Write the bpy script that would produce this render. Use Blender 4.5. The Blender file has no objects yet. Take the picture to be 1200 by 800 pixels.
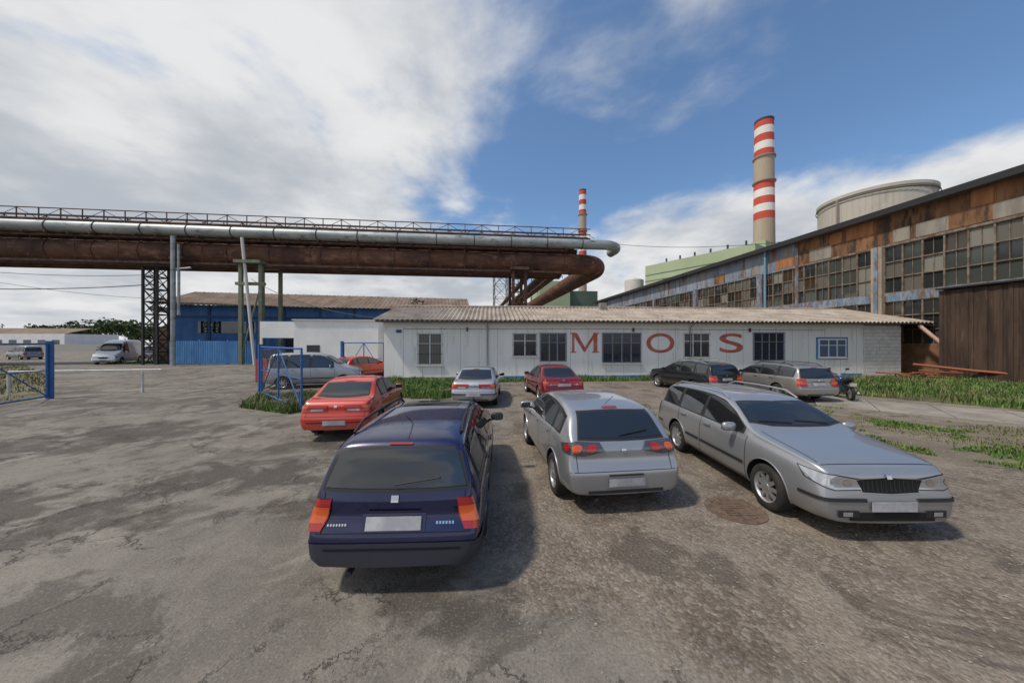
import bpy, math, random
from mathutils import Vector, Matrix
from mathutils.bvhtree import BVHTree
random.seed(7)
S=bpy.context.scene
# ------------------------------------------------------------------ materials
def newmat(name):
    m=bpy.data.materials.new(name); m.use_nodes=True
    nt=m.node_tree; b=nt.nodes['Principled BSDF']
    return m,nt,b
def plain(name,c,rough=.5,metal=0,coat=0,ior=1.5):
    m,nt,b=newmat(name)
    b.inputs['Base Color'].default_value=(*c,1); b.inputs['Roughness'].default_value=rough
    b.inputs['Metallic'].default_value=metal; b.inputs['Coat Weight'].default_value=coat
    b.inputs['Coat Roughness'].default_value=.04; b.inputs['IOR'].default_value=ior
    return m
def weath(name,c1,c2,scale=1.5,rough=.8,metal=0,bump=.1,stretch=(1,1,1),c3=None,lo=.4,hi=.62,c3lo=.58,c3hi=.72):
    m,nt,b=newmat(name); N=nt.nodes; L=nt.links
    tc=N.new('ShaderNodeTexCoord'); mp=N.new('ShaderNodeMapping'); mp.inputs['Scale'].default_value=stretch
    L.new(tc.outputs['Object'],mp.inputs[0])
    n=N.new('ShaderNodeTexNoise'); n.inputs['Scale'].default_value=scale; n.inputs['Detail'].default_value=6; n.inputs['Roughness'].default_value=.65
    L.new(mp.outputs[0],n.inputs['Vector'])
    r=N.new('ShaderNodeValToRGB'); r.color_ramp.elements[0].position=lo; r.color_ramp.elements[1].position=hi
    r.color_ramp.elements[0].color=(*c1,1); r.color_ramp.elements[1].color=(*c2,1)
    L.new(n.outputs[0],r.inputs[0]); out=r.outputs[0]
    if c3:
        n2=N.new('ShaderNodeTexNoise'); n2.inputs['Scale'].default_value=scale*2.3; n2.inputs['Detail'].default_value=7; n2.inputs['Roughness'].default_value=.7
        mp2=N.new('ShaderNodeMapping'); mp2.inputs['Scale'].default_value=stretch; mp2.inputs['Location'].default_value=(7,3,1)
        L.new(tc.outputs['Object'],mp2.inputs[0]); L.new(mp2.outputs[0],n2.inputs['Vector'])
        mr=N.new('ShaderNodeMapRange'); mr.inputs[1].default_value=c3lo; mr.inputs[2].default_value=c3hi
        L.new(n2.outputs[0],mr.inputs[0])
        mx=N.new('ShaderNodeMix'); mx.data_type='RGBA'; L.new(mr.outputs[0],mx.inputs[0]); L.new(out,mx.inputs[6]); mx.inputs[7].default_value=(*c3,1); out=mx.outputs[2]
    L.new(out,b.inputs['Base Color']); b.inputs['Roughness'].default_value=rough; b.inputs['Metallic'].default_value=metal
    if bump:
        nb=N.new('ShaderNodeTexNoise'); nb.inputs['Scale'].default_value=scale*8; nb.inputs['Detail'].default_value=4; L.new(mp.outputs[0],nb.inputs['Vector'])
        bp=N.new('ShaderNodeBump'); bp.inputs['Strength'].default_value=bump; bp.inputs['Distance'].default_value=.05
        L.new(nb.outputs[0],bp.inputs['Height']); L.new(bp.outputs[0],b.inputs['Normal'])
    return m
def carpaint(name,c,metal=.5,rough=.32):
    m,nt,b=newmat(name); N=nt.nodes; L=nt.links
    tc=N.new('ShaderNodeTexCoord'); n=N.new('ShaderNodeTexNoise'); n.inputs['Scale'].default_value=2.2; n.inputs['Detail'].default_value=6
    L.new(tc.outputs['Object'],n.inputs['Vector'])
    sp=N.new('ShaderNodeSeparateXYZ'); L.new(tc.outputs['Object'],sp.inputs[0])
    mr=N.new('ShaderNodeMapRange'); mr.inputs[1].default_value=.6; mr.inputs[2].default_value=.2; L.new(sp.outputs[2],mr.inputs[0])
    ml=N.new('ShaderNodeMath'); ml.operation='MULTIPLY'; L.new(mr.outputs[0],ml.inputs[0]); L.new(n.outputs[0],ml.inputs[1])
    mx=N.new('ShaderNodeMix'); mx.data_type='RGBA'; L.new(ml.outputs[0],mx.inputs[0]); mx.inputs[6].default_value=(*c,1); mx.inputs[7].default_value=(.13,.115,.09,1)
    L.new(mx.outputs[2],b.inputs['Base Color'])
    r2=N.new('ShaderNodeMapRange'); r2.inputs[3].default_value=rough-.05; r2.inputs[4].default_value=rough+.2; L.new(n.outputs[0],r2.inputs[0]); L.new(r2.outputs[0],b.inputs['Roughness'])
    b.inputs['Metallic'].default_value=metal; b.inputs['Coat Weight'].default_value=.9; b.inputs['Coat Roughness'].default_value=.05
    return m
M={}
M['glass']=plain('car_glass',(.012,.015,.018),.03,0,0,1.9)
M['black']=plain('black_plastic',(.018,.018,.02),.55)
M['gap']=plain('panel_gap',(.004,.004,.004),.8)
M['grey']=plain('grey_plastic',(.035,.037,.05),.5)
M['rubber']=weath('tyre_rubber',(.012,.012,.012),(.03,.028,.025),6,.85,bump=.1)
M['well']=plain('wheel_well',(.008,.008,.008),.9)
M['rim']=plain('rim_silver',(.5,.5,.52),.35,.8)
M['chrome']=plain('chrome',(.7,.7,.72),.12,1)
M['lred']=plain('lamp_red',(.36,.012,.01),.12,0,1)
M['lor']=plain('lamp_orange',(.60,.09,.015),.12,0,1)
M['lwh']=plain('lamp_clear',(.50,.52,.55),.06,.7,1)
M['lamp']=plain('lamp_dark',(.10,.10,.11),.1,.5,1)
M['plate']=weath('licence_plate',(.30,.30,.33),(.44,.44,.47),4,.5,bump=0)
M['post']=weath('whitewashed_post',(.5,.5,.48),(.66,.66,.63),4,.7,bump=0)
M['blue']=weath('blue_gate_paint',(.02,.10,.30),(.03,.14,.40),3,.5,c3=(.12,.05,.03),c3lo=.64,c3hi=.7)
# ------------------------------------------------------------------ mesh builder
class MB:
    def __init__(s): s.v=[];s.f=[];s.mi=[];s.m=[];s.sm=[]
    def mid(s,m):
        if m not in s.m: s.m.append(m)
        return s.m.index(m)
    def add(s,vs,fs,m,smooth=False):
        o=len(s.v); s.v+= [tuple(v) for v in vs]; i=s.mid(m)
        for f in fs: s.f.append([o+k for k in f]); s.mi.append(i); s.sm.append(smooth)
    def box(s,x0,x1,y0,y1,z0,z1,m):
        s.add([(x0,y0,z0),(x1,y0,z0),(x1,y1,z0),(x0,y1,z0),(x0,y0,z1),(x1,y0,z1),(x1,y1,z1),(x0,y1,z1)],
              [(0,3,2,1),(4,5,6,7),(0,1,5,4),(1,2,6,5),(2,3,7,6),(3,0,4,7)],m)
    def quad(s,a,b,c,d,m): s.add([a,b,c,d],[(0,1,2,3)],m)
    def tube(s,pts,r,m,n=8,cap=True):
        pts=[Vector(p) for p in pts]; rs=r if isinstance(r,(list,tuple)) else [r]*len(pts)
        t=(pts[1]-pts[0]).normalized(); a=Vector((0,0,1)) if abs(t.z)<.9 else Vector((1,0,0))
        u=t.cross(a).normalized(); vs=[];fs=[]
        for i,p in enumerate(pts):
            if i==0: t=(pts[1]-pts[0])
            elif i==len(pts)-1: t=pts[-1]-pts[-2]
            else: t=(pts[i+1]-p).normalized()+(p-pts[i-1]).normalized()
            t.normalize(); u=(u-t*u.dot(t)).normalized(); w=t.cross(u)
            for k in range(n):
                an=2*math.pi*k/n; vs.append(p+(u*math.cos(an)+w*math.sin(an))*rs[i])
        for i in range(len(pts)-1):
            for k in range(n): fs.append((i*n+k,i*n+(k+1)%n,(i+1)*n+(k+1)%n,(i+1)*n+k))
        s.add(vs,fs,m,n>4)
        if cap:
            s.add(vs[:n],[tuple(range(n-1,-1,-1))],m); s.add(vs[-n:],[tuple(range(n))],m)
    def lathe(s,prof,m,n=28,axis='z',o=(0,0,0)):
        vs=[];fs=[]
        for (r,h) in prof:
            for k in range(n):
                a=2*math.pi*k/n; c,q=r*math.cos(a),r*math.sin(a)
                vs.append((o[0]+c,o[1]+q,o[2]+h) if axis=='z' else (o[0]+h,o[1]+c,o[2]+q))
        for i in range(len(prof)-1):
            for k in range(n): fs.append((i*n+k,i*n+(k+1)%n,(i+1)*n+(k+1)%n,(i+1)*n+k))
        s.add(vs,fs,m,True)
    def build(s,name,parent=None,mat=None):
        me=bpy.data.meshes.new(name); me.from_pydata(s.v,[],s.f)
        for m in s.m: me.materials.append(m)
        me.polygons.foreach_set('material_index',s.mi); me.polygons.foreach_set('use_smooth',s.sm); me.update()
        me.set_sharp_from_angle(angle=math.radians(50))
        o=bpy.data.objects.new(name,me); S.collection.objects.link(o)
        if parent: o.parent=parent
        if mat is not None: o.matrix_local=mat
        return o
def empty(name,loc=(0,0,0),rot=0):
    e=bpy.data.objects.new(name,None); e.location=loc; e.rotation_euler=(0,0,math.radians(rot)); e.empty_display_size=.3
    S.collection.objects.link(e); return e
def interp(tab,s):
    if s<=tab[0][0]: return tab[0][1]
    for (a,va),(b,vb) in zip(tab,tab[1:]):
        if s<=b: return va+(vb-va)*(s-a)/(b-a)
    return tab[-1][1]
# ------------------------------------------------------------------ cars
FT=[(0,.76),(.03,.83),(.09,.875),(.26,.92),(.65,.97)]
FB=[(0,.68),(.14,.79),(.33,.84),(.65,.875)]
PLAN=[(0,.80),(.03,.87),(.10,.915),(.28,.955),(.6,.985),(1.0,1.0),(-1.1,1.0),(-.6,.99),(-.3,.975),(-.12,.95),(-.04,.92),(0.0001,.88)]
KIND={
 'wagon':dict(L=4.45,W=1.77,fa=.84,ra=3.40,r=.318,
   top=FT+[(.98,1.01),(1.20,1.045),(1.52,1.22),(1.88,1.40),(2.25,1.465),(2.85,1.48),(3.6,1.46),(4.08,1.415),(4.21,1.345),(4.32,1.10),(4.38,1.0),(4.42,.92),(4.45,.86)],
   belt=FB+[(1.0,.90),(1.3,.92),(2.4,.94),(4.08,.965),(4.33,.93),(4.45,.78)],
   win=[(1.38,2.44),(2.52,3.32),(3.42,4.08)],rw=(.98,1.31,.70,.58),ws=(1.25,1.86),seams=[1.24,2.48,3.30]),
 'hatch':dict(L=4.25,W=1.755,fa=.86,ra=3.48,r=.318,
   top=FT+[(1.0,1.015),(1.2,1.05),(1.55,1.23),(1.9,1.39),(2.3,1.46),(2.8,1.465),(3.3,1.435),(3.67,1.38),(3.82,1.31),(4.03,1.10),(4.15,1.0),(4.21,.94),(4.25,.86)],
   belt=FB+[(1.0,.905),(1.3,.925),(2.4,.96),(3.6,1.0),(4.0,.96),(4.25,.8)],
   win=[(1.40,2.42),(2.5,3.30),(3.37,3.70)],rw=(1.02,1.33,.64,.53),ws=(1.25,1.88),seams=[1.26,2.46,3.28]),
 'sedan':dict(L=4.25,W=1.70,fa=.85,ra=3.35,r=.30,
   top=[(0,.68),(.035,.755),(.11,.80),(.3,.84),(.7,.90),(1.1,.96),(1.32,1.0),(1.66,1.18),(1.98,1.35),(2.3,1.41),(2.75,1.415),(3.05,1.37),(3.2,1.31),(3.45,1.13),(3.66,1.0),(3.9,.985),(4.08,.97),(4.18,.91),(4.25,.82)],
   belt=[(0,.60),(.16,.71),(.35,.76),(.7,.81),(1.1,.85),(1.4,.88),(2.5,.90),(3.3,.91),(3.8,.91),(4.1,.88),(4.25,.74)],
   win=[(1.5,2.42),(2.5,3.12)],rw=(1.03,1.29,.62,.53),ws=(1.38,1.96),seams=[1.38,2.46,3.22]),
 'van':dict(L=4.38,W=1.80,fa=.85,ra=3.6,r=.31,
   top=[(0,.72),(.035,.82),(.11,.90),(.3,.98),(.7,1.06),(.95,1.12),(1.3,1.4),(1.65,1.66),(1.95,1.79),(2.5,1.83),(3.6,1.82),(4.1,1.80),(4.24,1.74),(4.32,1.5),(4.36,1.1),(4.38,.9)],
   belt=[(0,.62),(.16,.80),(.35,.88),(.7,.95),(1.1,1.0),(1.4,1.02),(4.2,1.05),(4.38,.8)],
   win=[(1.35,2.3),(2.42,3.3),(3.4,4.12)],rw=(1.12,1.62,.70,.64),ws=(1.02,1.66),seams=[1.25,2.36,3.36])}
KIND['bigvan']=dict(L=5.4,W=2.0,fa=.95,ra=4.2,r=.35,
   top=[(0,.80),(.035,.9),(.11,1.0),(.3,1.1),(.7,1.22),(.9,1.3),(1.25,1.75),(1.6,2.2),(1.9,2.45),(2.5,2.6),(4.6,2.6),(5.2,2.56),(5.32,2.4),(5.37,1.5),(5.4,1.0)],
   belt=[(0,.7),(.16,.9),(.35,1.0),(.7,1.08),(1.1,1.15),(1.4,1.18),(5.2,1.2),(5.4,.9)],
   win=[(1.35,2.3)],rw=(1.3,2.1,.72,.68),ws=(.96,1.62),seams=[1.25,2.36,3.36])
def build_car(name,x,y,heading,kind,paint,lod=2,**o):
    K=dict(KIND[kind]); K.update({k:v for k,v in o.items() if k in K})
    L,W=K['L'],K['W']; hw=W/2
    root=empty(name,(x,y,0),heading)
    top,belt=K['top'],K['belt']
    plan=[]
    for s,v in PLAN:
        if s>=0 and s!=.0001: plan.append((s,v))
        elif s<0: plan.append((L+s,v))
        else: plan.append((L,v))
    zb=lambda s: interp([(0,.25),(.3,.21),(.8,.20),(L-.8,.21),(L-.25,.25),(L,.29)],s)
    st=sorted(set([a for a,_ in top]+[3.35,2.7]))
    mb=MB(); rings=[]
    boxy='van' in kind
    for s in st:
        b,zt,zl,w=zb(s),interp(top,s),interp(belt,s),interp(plan,s)*hw
        g=max(zt-zl,.05); wr=.94*w-(.2 if kind=='van' else .13 if boxy else .36)*g
        P=[(0,b),(.6*w,b),(.9*w,b+.01),(.972*w,b+.09),(.997*w,b+.24),(1.0*w,b+(zl-b)*.58),(.985*w,zl-.07),(.95*w,zl),
           ((.93*w+wr)/2,zl+.5*g),(wr+.012,zl+.87*g),(wr*.86,zl+.968*g),(wr*.45,zl+.995*g),(0,zt)]
        ring=[]
        yy=L/2-s
        for (px,pz) in P:
            dy=0
            if s>L-.35 and pz>.60: dy=.085*min(1,(s-(L-.35))/.35)*min(1,(pz-.60)/.08)
            if s<.12 and pz>.58: dy=-.04*min(1,(pz-.58)/.06)
            ring.append((px,yy+dy,pz))
        full=ring+[(-p[0],p[1],p[2]) for p in ring[-2:0:-1]]
        rings.append(full)
    n=len(rings[0]); R=len(P)
    vs=[p for r in rings for p in r]; fs=[]
    for i in range(len(rings)-1):
        for k in range(n): fs.append((i*n+k,(i+1)*n+k,(i+1)*n+(k+1)%n,i*n+(k+1)%n))
    for base,flip in ((0,False),((len(rings)-1)*n,True)):
        for k in range(R-1):
            a,b2=base+k,base+k+1; c=base+(n-k-1)%n if k+1<R-1 else base+k+1; d=base+(n-k)%n
            qq=[]
            for t in (a,b2,c,d):
                if t not in qq: qq.append(t)
            if len(qq)>2: fs.append(tuple(qq if not flip else qq[::-1]))
    mb.add(vs,fs,paint,True)
    body=mb.build('body')
    import bmesh
    bm=bmesh.new(); bm.from_mesh(body.data); bmesh.ops.recalc_face_normals(bm,faces=bm.faces); bm.to_mesh(body.data); bm.free()
    sub=body.modifiers.new('s','SUBSURF'); sub.levels=lod; sub.render_levels=lod
    r=K['r']; cut=MB()
    for ax in (L/2-K['fa'],L/2-K['ra']):
        for sg in (1,-1):
            xa,xb=sorted((sg*(hw-.27),sg*(hw+.3)))
            N=36; v2=[(xx,ax+(r+.05)*math.cos(2*math.pi*k/N),r+.015+(r+.05)*math.sin(2*math.pi*k/N)) for xx in (xa,xb) for k in range(N)]
            f2=[(k,(k+1)%N,N+(k+1)%N,N+k) for k in range(N)]+[tuple(range(N-1,-1,-1)),tuple(range(N,2*N))]
            cut.add(v2,f2,M['well'])
    co=cut.build('cutter')
    bm=bmesh.new(); bm.from_mesh(co.data); bmesh.ops.recalc_face_normals(bm,faces=bm.faces); bm.to_mesh(co.data); bm.free()
    bo=body.modifiers.new('b','BOOLEAN'); bo.operation='DIFFERENCE'; bo.object=co; bo.solver='EXACT'
    try: bo.material_mode='TRANSFER'
    except Exception: pass
    dg=bpy.context.evaluated_depsgraph_get(); dg.update()
    ev=body.evaluated_get(dg); me=bpy.data.meshes.new_from_object(ev,depsgraph=dg)
    body.modifiers.clear(); body.data=me; body.name='body'
    bpy.data.objects.remove(co)
    me.polygons.foreach_set('use_smooth',[True]*len(me.polygons)); me.set_sharp_from_angle(angle=math.radians(42))
    body.parent=root
    bvh=BVHTree.FromPolygons([v.co[:] for v in me.vertices],[p.vertices[:] for p in me.polygons])
    det=MB()
    def proj(mode,u,v,off):
        if mode[0]=='side': og=Vector((mode[1]*3,u,v)); d=Vector((-mode[1],0,0))
        elif mode[0]=='rear': og=Vector((u,-5,v)); d=Vector((0,1,0))
        elif mode[0]=='front': og=Vector((u,5,v)); d=Vector((0,-1,0))
        elif mode[0]=='top': og=Vector((u,v,3)); d=Vector((0,0,-1))
        else:
            sg,en=mode[1],mode[2]; d=Vector((-sg*.707,-en*.707,0)); e=Vector((sg*.707,-en*.707,0))
            og=Vector((sg*hw*.93,en*L/2,0))-d*2+e*u+Vector((0,0,v))
        h,nn,_,_=bvh.ray_cast(og,d)
        if h is None: return None
        if nn.dot(d)>0: nn=-nn
        return h+nn*off
    def patch(mode,low,up,m,off=.006,nu=14,nv=6):
        def samp(poly,t):
            k=t*(len(poly)-1); i=min(int(k),len(poly)-2); f=k-i
            return (poly[i][0]+(poly[i+1][0]-poly[i][0])*f,poly[i][1]+(poly[i+1][1]-poly[i][1])*f)
        idx={};vv=[];ff=[]
        for i in range(nu+1):
            a=samp(low,i/nu); b=samp(up,i/nu)
            for j in range(nv+1):
                t=j/nv; p=proj(mode,a[0]+(b[0]-a[0])*t,a[1]+(b[1]-a[1])*t,off)
                if p is not None: idx[i,j]=len(vv); vv.append(p)
        for i in range(nu):
            for j in range(nv):
                q=[(i,j),(i+1,j),(i+1,j+1),(i,j+1)]
                if all(k in idx for k in q):
                    c=[vv[idx[k]] for k in q]
                    if max((c[a]-c[b]).length for a in range(4) for b in range(a))<.5: ff.append([idx[k] for k in q])
        if ff: det.add(vv,ff,m,True)
    def rect(mode,u0,u1,v0,v1,m,off=.006,nu=8,nv=3): patch(mode,[(u0,v0),(u1,v0)],[(u0,v1),(u1,v1)],m,off,nu,nv)
    Y=lambda s:L/2-s
    sidegl=K['win']
    for sg in (1,-1):
        md=('side',sg)
        def wl(a,b,lo,hi,nn=9):
            low=[];up=[]
            for i in range(nn):
                s=a+(b-a)*i/(nn-1); zl=interp(belt,s); zt=interp(top,s)
                low.append((Y(s),zl+lo)); up.append((Y(s),max(zl+lo+.004,min(zt-hi,zl+.9*(zt-zl)-.03+(.09-hi)))))
            return low,up
        a,b=sidegl[0][0]-.05,sidegl[-1][1]+.04
        lo,up=wl(a,b,.022,.075); patch(md,lo,up,M['black'],.004,34,6)
        for (a,b) in sidegl:
            lo,up=wl(a,b,.04,.10)
            lo=[(lo[0][0]-.015,lo[0][1]+.01)]+lo[1:-1]+[(lo[-1][0]+.02,lo[-1][1]+.01)]
            patch(md,lo,up,M['glass'],.008,16,6)
        for s in K['seams']:
            rect(md,Y(s)-.005,Y(s)+.005,zb(s)+.1,interp(belt,s)+.02,M['gap'],.003,1,10)
        sm=K['seams']; rect(md,Y(sm[-1]),Y(sm[0]),zb(2)+.10,zb(2)+.108,M['gap'],.003,14,1)
        rect(md,Y(K['ra'])+r+.08,Y(K['fa'])-r-.08,zb(2)-.0+.012,zb(2)+.075,M['black'],.004,14,2)
        if o.get('mould',True):
            for a,b in zip(sm,sm[1:]): rect(md,Y(b-.03 if b!=sm[-1] else K['ra']-r-.1),Y(a+.03),.50,.545,o.get('mouldm',M['black']),.014,6,1)
        for s in (sm[1]-.22,sm[-1]-.20):
            p=proj(md,Y(s),interp(belt,s)-.07,.02)
            if p: det.box(p.x-.012,p.x+.012,p.y-.1,p.y+.1,p.z-.015,p.z+.015,o.get('handlem',paint))
        for ax in (K['fa'],K['ra']):
            pin=[]
            for k in range(25):
                an=math.radians(-12+204*k/24); rr=r+.056
                p=proj(md,Y(ax)+rr*math.cos(an),r+.015+rr*math.sin(an),.0)
                if p and abs(p.x)>hw*.8: pin.append(p)
            if len(pin)>4: det.tube(pin,.010,paint,6,False)
        zl=interp(belt,sidegl[0][0]+.1); yy=Y(sidegl[0][0]+.12); xx=sg*(hw+.02)
        mv=[];mf=[];nn=12
        for i in range(7):
            ph=math.pi*i/6
            for k in range(nn):
                th=2*math.pi*k/nn
                mv.append((xx+sg*.07+.115*math.sin(ph)**.6*math.copysign(abs(math.cos(th))**.6,math.cos(th)),yy-.05*math.cos(ph)+ (.03),zl+.10+.075*math.sin(ph)**.6*math.copysign(abs(math.sin(th))**.6,math.sin(th))))
        for i in range(6):
            for k in range(nn): mf.append((i*nn+k,i*nn+(k+1)%nn,(i+1)*nn+(k+1)%nn,(i+1)*nn+k))
        det.add(mv,mf,o.get('mirm',paint),True)
        det.box(xx+sg*.07-.09,xx+sg*.07+.09,yy-.025,yy-.02,zl+.05,zl+.15,M['glass'])
        det.tube([(sg*(hw-.09),yy+.02,zl+.03),(xx+sg*.05,yy+.03,zl+.06)],.022,M['black'],6)
        if o.get('rails'):
            pts=[]
            for i in range(9):
                s=K['ws'][1]+.15+(L-.55-K['ws'][1]-.15)*i/8
                zt=interp(top,s); w=interp(plan,s)*hw; g=zt-interp(belt,s); wr=(.94*w-.36*g)
                pts.append((sg*(wr*.93),Y(s),zt+(.035 if 0<i<8 else -.03)))
            det.tube(pts,.017,o.get('railm',M['black']),6)
    a,b=K['ws']; sx=.82 if not boxy else .86; tx=.67 if not boxy else .76
    patch(('top',),[(-hw*sx,Y(a+.10)),(-hw*.5,Y(a+.0)),(0,Y(a-.02)),(hw*.5,Y(a+.0)),(hw*sx,Y(a+.10))],[(-hw*tx,Y(b+.03)),(0,Y(b-.02)),(hw*tx,Y(b+.03))],M['black'],.004,16,8)
    patch(('top',),[(-hw*(sx-.03),Y(a+.14)),(-hw*.5,Y(a+.04)),(0,Y(a+.02)),(hw*.5,Y(a+.04)),(hw*(sx-.03),Y(a+.14))],[(-hw*(tx-.025),Y(b+.0)),(0,Y(b-.05)),(hw*(tx-.025),Y(b+.0))],M['glass'],.008,16,8)
    for sg in (-.55,.1):
        wp=[proj(('top',),hw*(sg+.55*i/5),Y(a+.06+.05*i/5),.02) for i in range(6)]
        wp=[p for p in wp if p]; det.tube(wp,.008,M['black'],5)
    z0,z1,w0,w1=K['rw']
    rd=lambda z0,z1,w0,w1:([(-w0+.04,z0+.0),(-w0*.5,z0-.015),(0,z0-.02),(w0*.5,z0-.015),(w0-.04,z0)],[(-w1,z1-.01),(-w1*.5,z1+.0),(0,z1+.005),(w1*.5,z1),(w1,z1-.01)])
    lo,up=rd(z0-.02,z1+.02,w0+.05,w1+.03); patch(('rear',),lo,up,M['black'],.004,16,8)
    lo,up=rd(z0+.01,z1-.005,w0+.02,w1); patch(('rear',),lo,up,M['glass'],.009,16,8)
    bt=.60
    rect(('rear',),-hw*.9,hw*.9,bt-.004,bt+.004,M['gap'],.003,16,1)
    for sg in (1,-1): rect(('rear',),sg*hw*.78-.004,sg*hw*.78+.004,bt,z0-.03 if kind!='sedan' else .88,M['gap'],.003,1,8)
    bm_=o.get('bump')
    if bm_:
        rect(('rear',),-hw*.74,hw*.74,.31,.52,bm_,.012,16,4)
        for sg in (1,-1):
            rect(('corner',sg,-1),-.42,.30,.31,.52,bm_,.013,14,4); rect(('corner',sg,1),-.36,.24,.34,.46,bm_,.013,14,4)
        rect(('front',),-hw*.6,hw*.6,.36,.47,bm_,.012,12,3)
        rect(('rear',),-hw*.74,hw*.74,.455,.475,M['gap'],.016,16,1)
    else:
        rect(('rear',),-hw*.62,hw*.62,.27,.35,M['black'],.008,16,2)
        if o.get('strip'):
            rect(('rear',),-hw*.70,hw*.70,.50,.535,M['black'],.012,16,1)
            for sg in (1,-1):
                rect(('corner',sg,-1),-.3,.30,.50,.535,M['black'],.013,14,1); rect(('corner',sg,1),-.34,.24,.50,.54,M['black'],.013,14,1)
            rect(('front',),-hw*.72,-hw*.34,.50,.54,M['black'],.012,6,1); rect(('front',),hw*.34,hw*.72,.50,.54,M['black'],.012,6,1)
    pz=o.get('platez',.76)
    rect(('rear',),-.30,.30,pz-.075,pz+.075,M['black'] if not o.get('plbody') else paint,.006,8,2)
    p=proj(('rear',),0,pz-.05,.02); q=proj(('rear',),0,pz+.05,.02)
    if p and q:
        det.add([(-.26,p.y-.004,pz-.056),(.26,p.y-.004,pz-.056),(.26,q.y-.004,pz+.056),(-.26,q.y-.004,pz+.056)],[(0,1,2,3)],M['plate'])
    p=proj(('front',),0,.45,.02)
    if p: det.box(-.26,.26,p.y,p.y+.012,.40,.51,M['plate'])
    bz=o.get('badgez',max(pz+.13,.80))
    rect(('rear',),-.035,.035,bz,bz+.055,M['chrome'],.014,4,4)
    if kind!='sedan':
        det_p=[proj(('rear',),.0+i*.11-.02,z0+.02+ .035*i*.4,.03) for i in range(5)]
        det_p=[p for p in det_p if p]
        if len(det_p)>2: det.tube(det_p,.009,M['black'],5)
        rect(('rear',),-.25,.25,pz+.085,pz+.105,M['black'],.02,6,1)
    rect(('rear',),-.12,.12,z1+.035,z1+.05,M['lred'],.012,4,1)
    if o.get('lettering'):
        for k in range(7): rect(('rear',),-.62+.027*k,-.62+.027*k+.016,.655,.673,M['chrome'],.012,1,1)
        for k in range(6): rect(('rear',),.40+.03*k,.40+.03*k+.019,.66,.683,M['chrome'],.012,1,1)
        rect(('rear',),.56,.60,.76,.80,M['gap'],.01,3,3)
    tl=o.get('tail','tall')
    for sg in (1,-1):
        c=('corner',sg,-1)
        if tl=='tall':
            patch(c,[(-.20,.64),(.12,.64)],[(-.14,.93),(.12,.93)],M['lred'],.014,8,8)
            patch(c,[(-.185,.74),(.125,.74)],[(-.16,.84),(.125,.84)],M['lor'],.018,8,3)
        elif tl=='vert':
            patch(c,[(-.065,.62),(.07,.62)],[(-.075,.89),(.05,.89)],M['lred'],.016,8,8)
            patch(c,[(-.06,.68),(.064,.68)],[(-.068,.82),(.055,.82)],M['lor'],.02,8,3)
        elif tl=='cluster':
            patch(c,[(-.32,.86),(-.1,.80),(.20,.84)],[(-.24,.97),(0,.99),(.26,.93)],M['lamp'],.014,12,6)
            for cu,cm,rr in ((-.17,M['lred'],.05),(-.02,M['lor'],.048),(.11,M['lred'],.042)):
                pts=[(cu+rr*1.15*math.cos(a),.90+rr*math.sin(a)) for a in [math.pi*k/8 for k in range(9)]]
                pl=[(x_,1.80-z_) for x_,z_ in pts]
                patch(c,pl,pts,cm,.022,8,4)
        else:
            patch(c,[(-.36,.72),(.12,.70)],[(-.36,.86),(.16,.87)],M['lred'],.014,12,5)
            patch(c,[(-.05,.79),(.125,.79)],[(-.05,.855),(.15,.855)],M['lor'],.018,6,3)
            patch(c,[(-.30,.73),(-.10,.73)],[(-.30,.78),(-.10,.78)],M['lwh'],.018,6,3)
    for sg in (1,-1):
        c=('corner',sg,1)
        patch(c,[(-.34,.63),(-.1,.62),(.18,.71)],[(-.34,.755),(-.1,.80),(.26,.83)],M['gap'],.004,16,6)
        patch(c,[(-.325,.64),(-.1,.63),(.165,.72)],[(-.325,.745),(-.1,.79),(.24,.82)],M['lwh'],.008,16,6)
        for cu in (-.20,-.03):
            pts=[(cu+.04*math.cos(a_),.71+.04*math.sin(a_)) for a_ in [math.pi*k/8 for k in range(9)]]
            patch(c,[(x_,1.42-z_) for x_,z_ in pts],pts,M['chrome'],.012,8,4)
        patch(c,[(-.30,.32),(-.12,.32)],[(-.30,.40),(-.12,.40)],M['black'],.010,5,3)
        patch(c,[(-.24,.335),(-.16,.335)],[(-.24,.385),(-.16,.385)],M['lwh'],.016,3,2)
    patch(('front',),[(-.33,.60),(0,.585),(.33,.60)],[(-.40,.755),(0,.775),(.40,.755)],M['chrome'],.005,12,4)
    patch(('front',),[(-.322,.605),(0,.59),(.322,.605)],[(-.39,.747),(0,.766),(.39,.747)],M['gap'],.010,12,4)
    for i in range(13):
        xx=-.32+.0533*i; rect(('front',),xx-.003,xx+.003,.605,.745,M['grey'],.016,1,2)
    rect(('front',),-.50,.50,.28,.38,M['gap'],.008,12,2)
    rect(('front',),-.03,.03,.76,.81,M['chrome'],.016,4,4)
    for sg in (1,-1): rect(('top',),sg*hw*.78-.004,sg*hw*.78+.004,Y(1.15),Y(.22),M['gap'],.003,1,12)
    rect(('top',),-hw*.78,hw*.78,Y(.18),Y(.17),M['gap'],.003,12,1)
    det.tube([(0,Y(L-.75),interp(top,L-.75)),(0,Y(L-.45),interp(top,L-.75)+.16)] if kind!='sedan' else [(0,Y(2.1),1.38),(0,Y(2.3),1.56)],.005,M['black'],4)
    if o.get('sunroof'):
        patch(('top',),[(-.40,Y(2.75)),(.40,Y(2.75))],[(-.40,Y(2.25)),(.40,Y(2.25))],M['glass'],.005,8,6)
    det.tube([(-.42,-L/2+.3,.22),(-.42,-L/2+.03,.21)],.03,M['grey'],8)
    det.build('trim',root)
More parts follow.
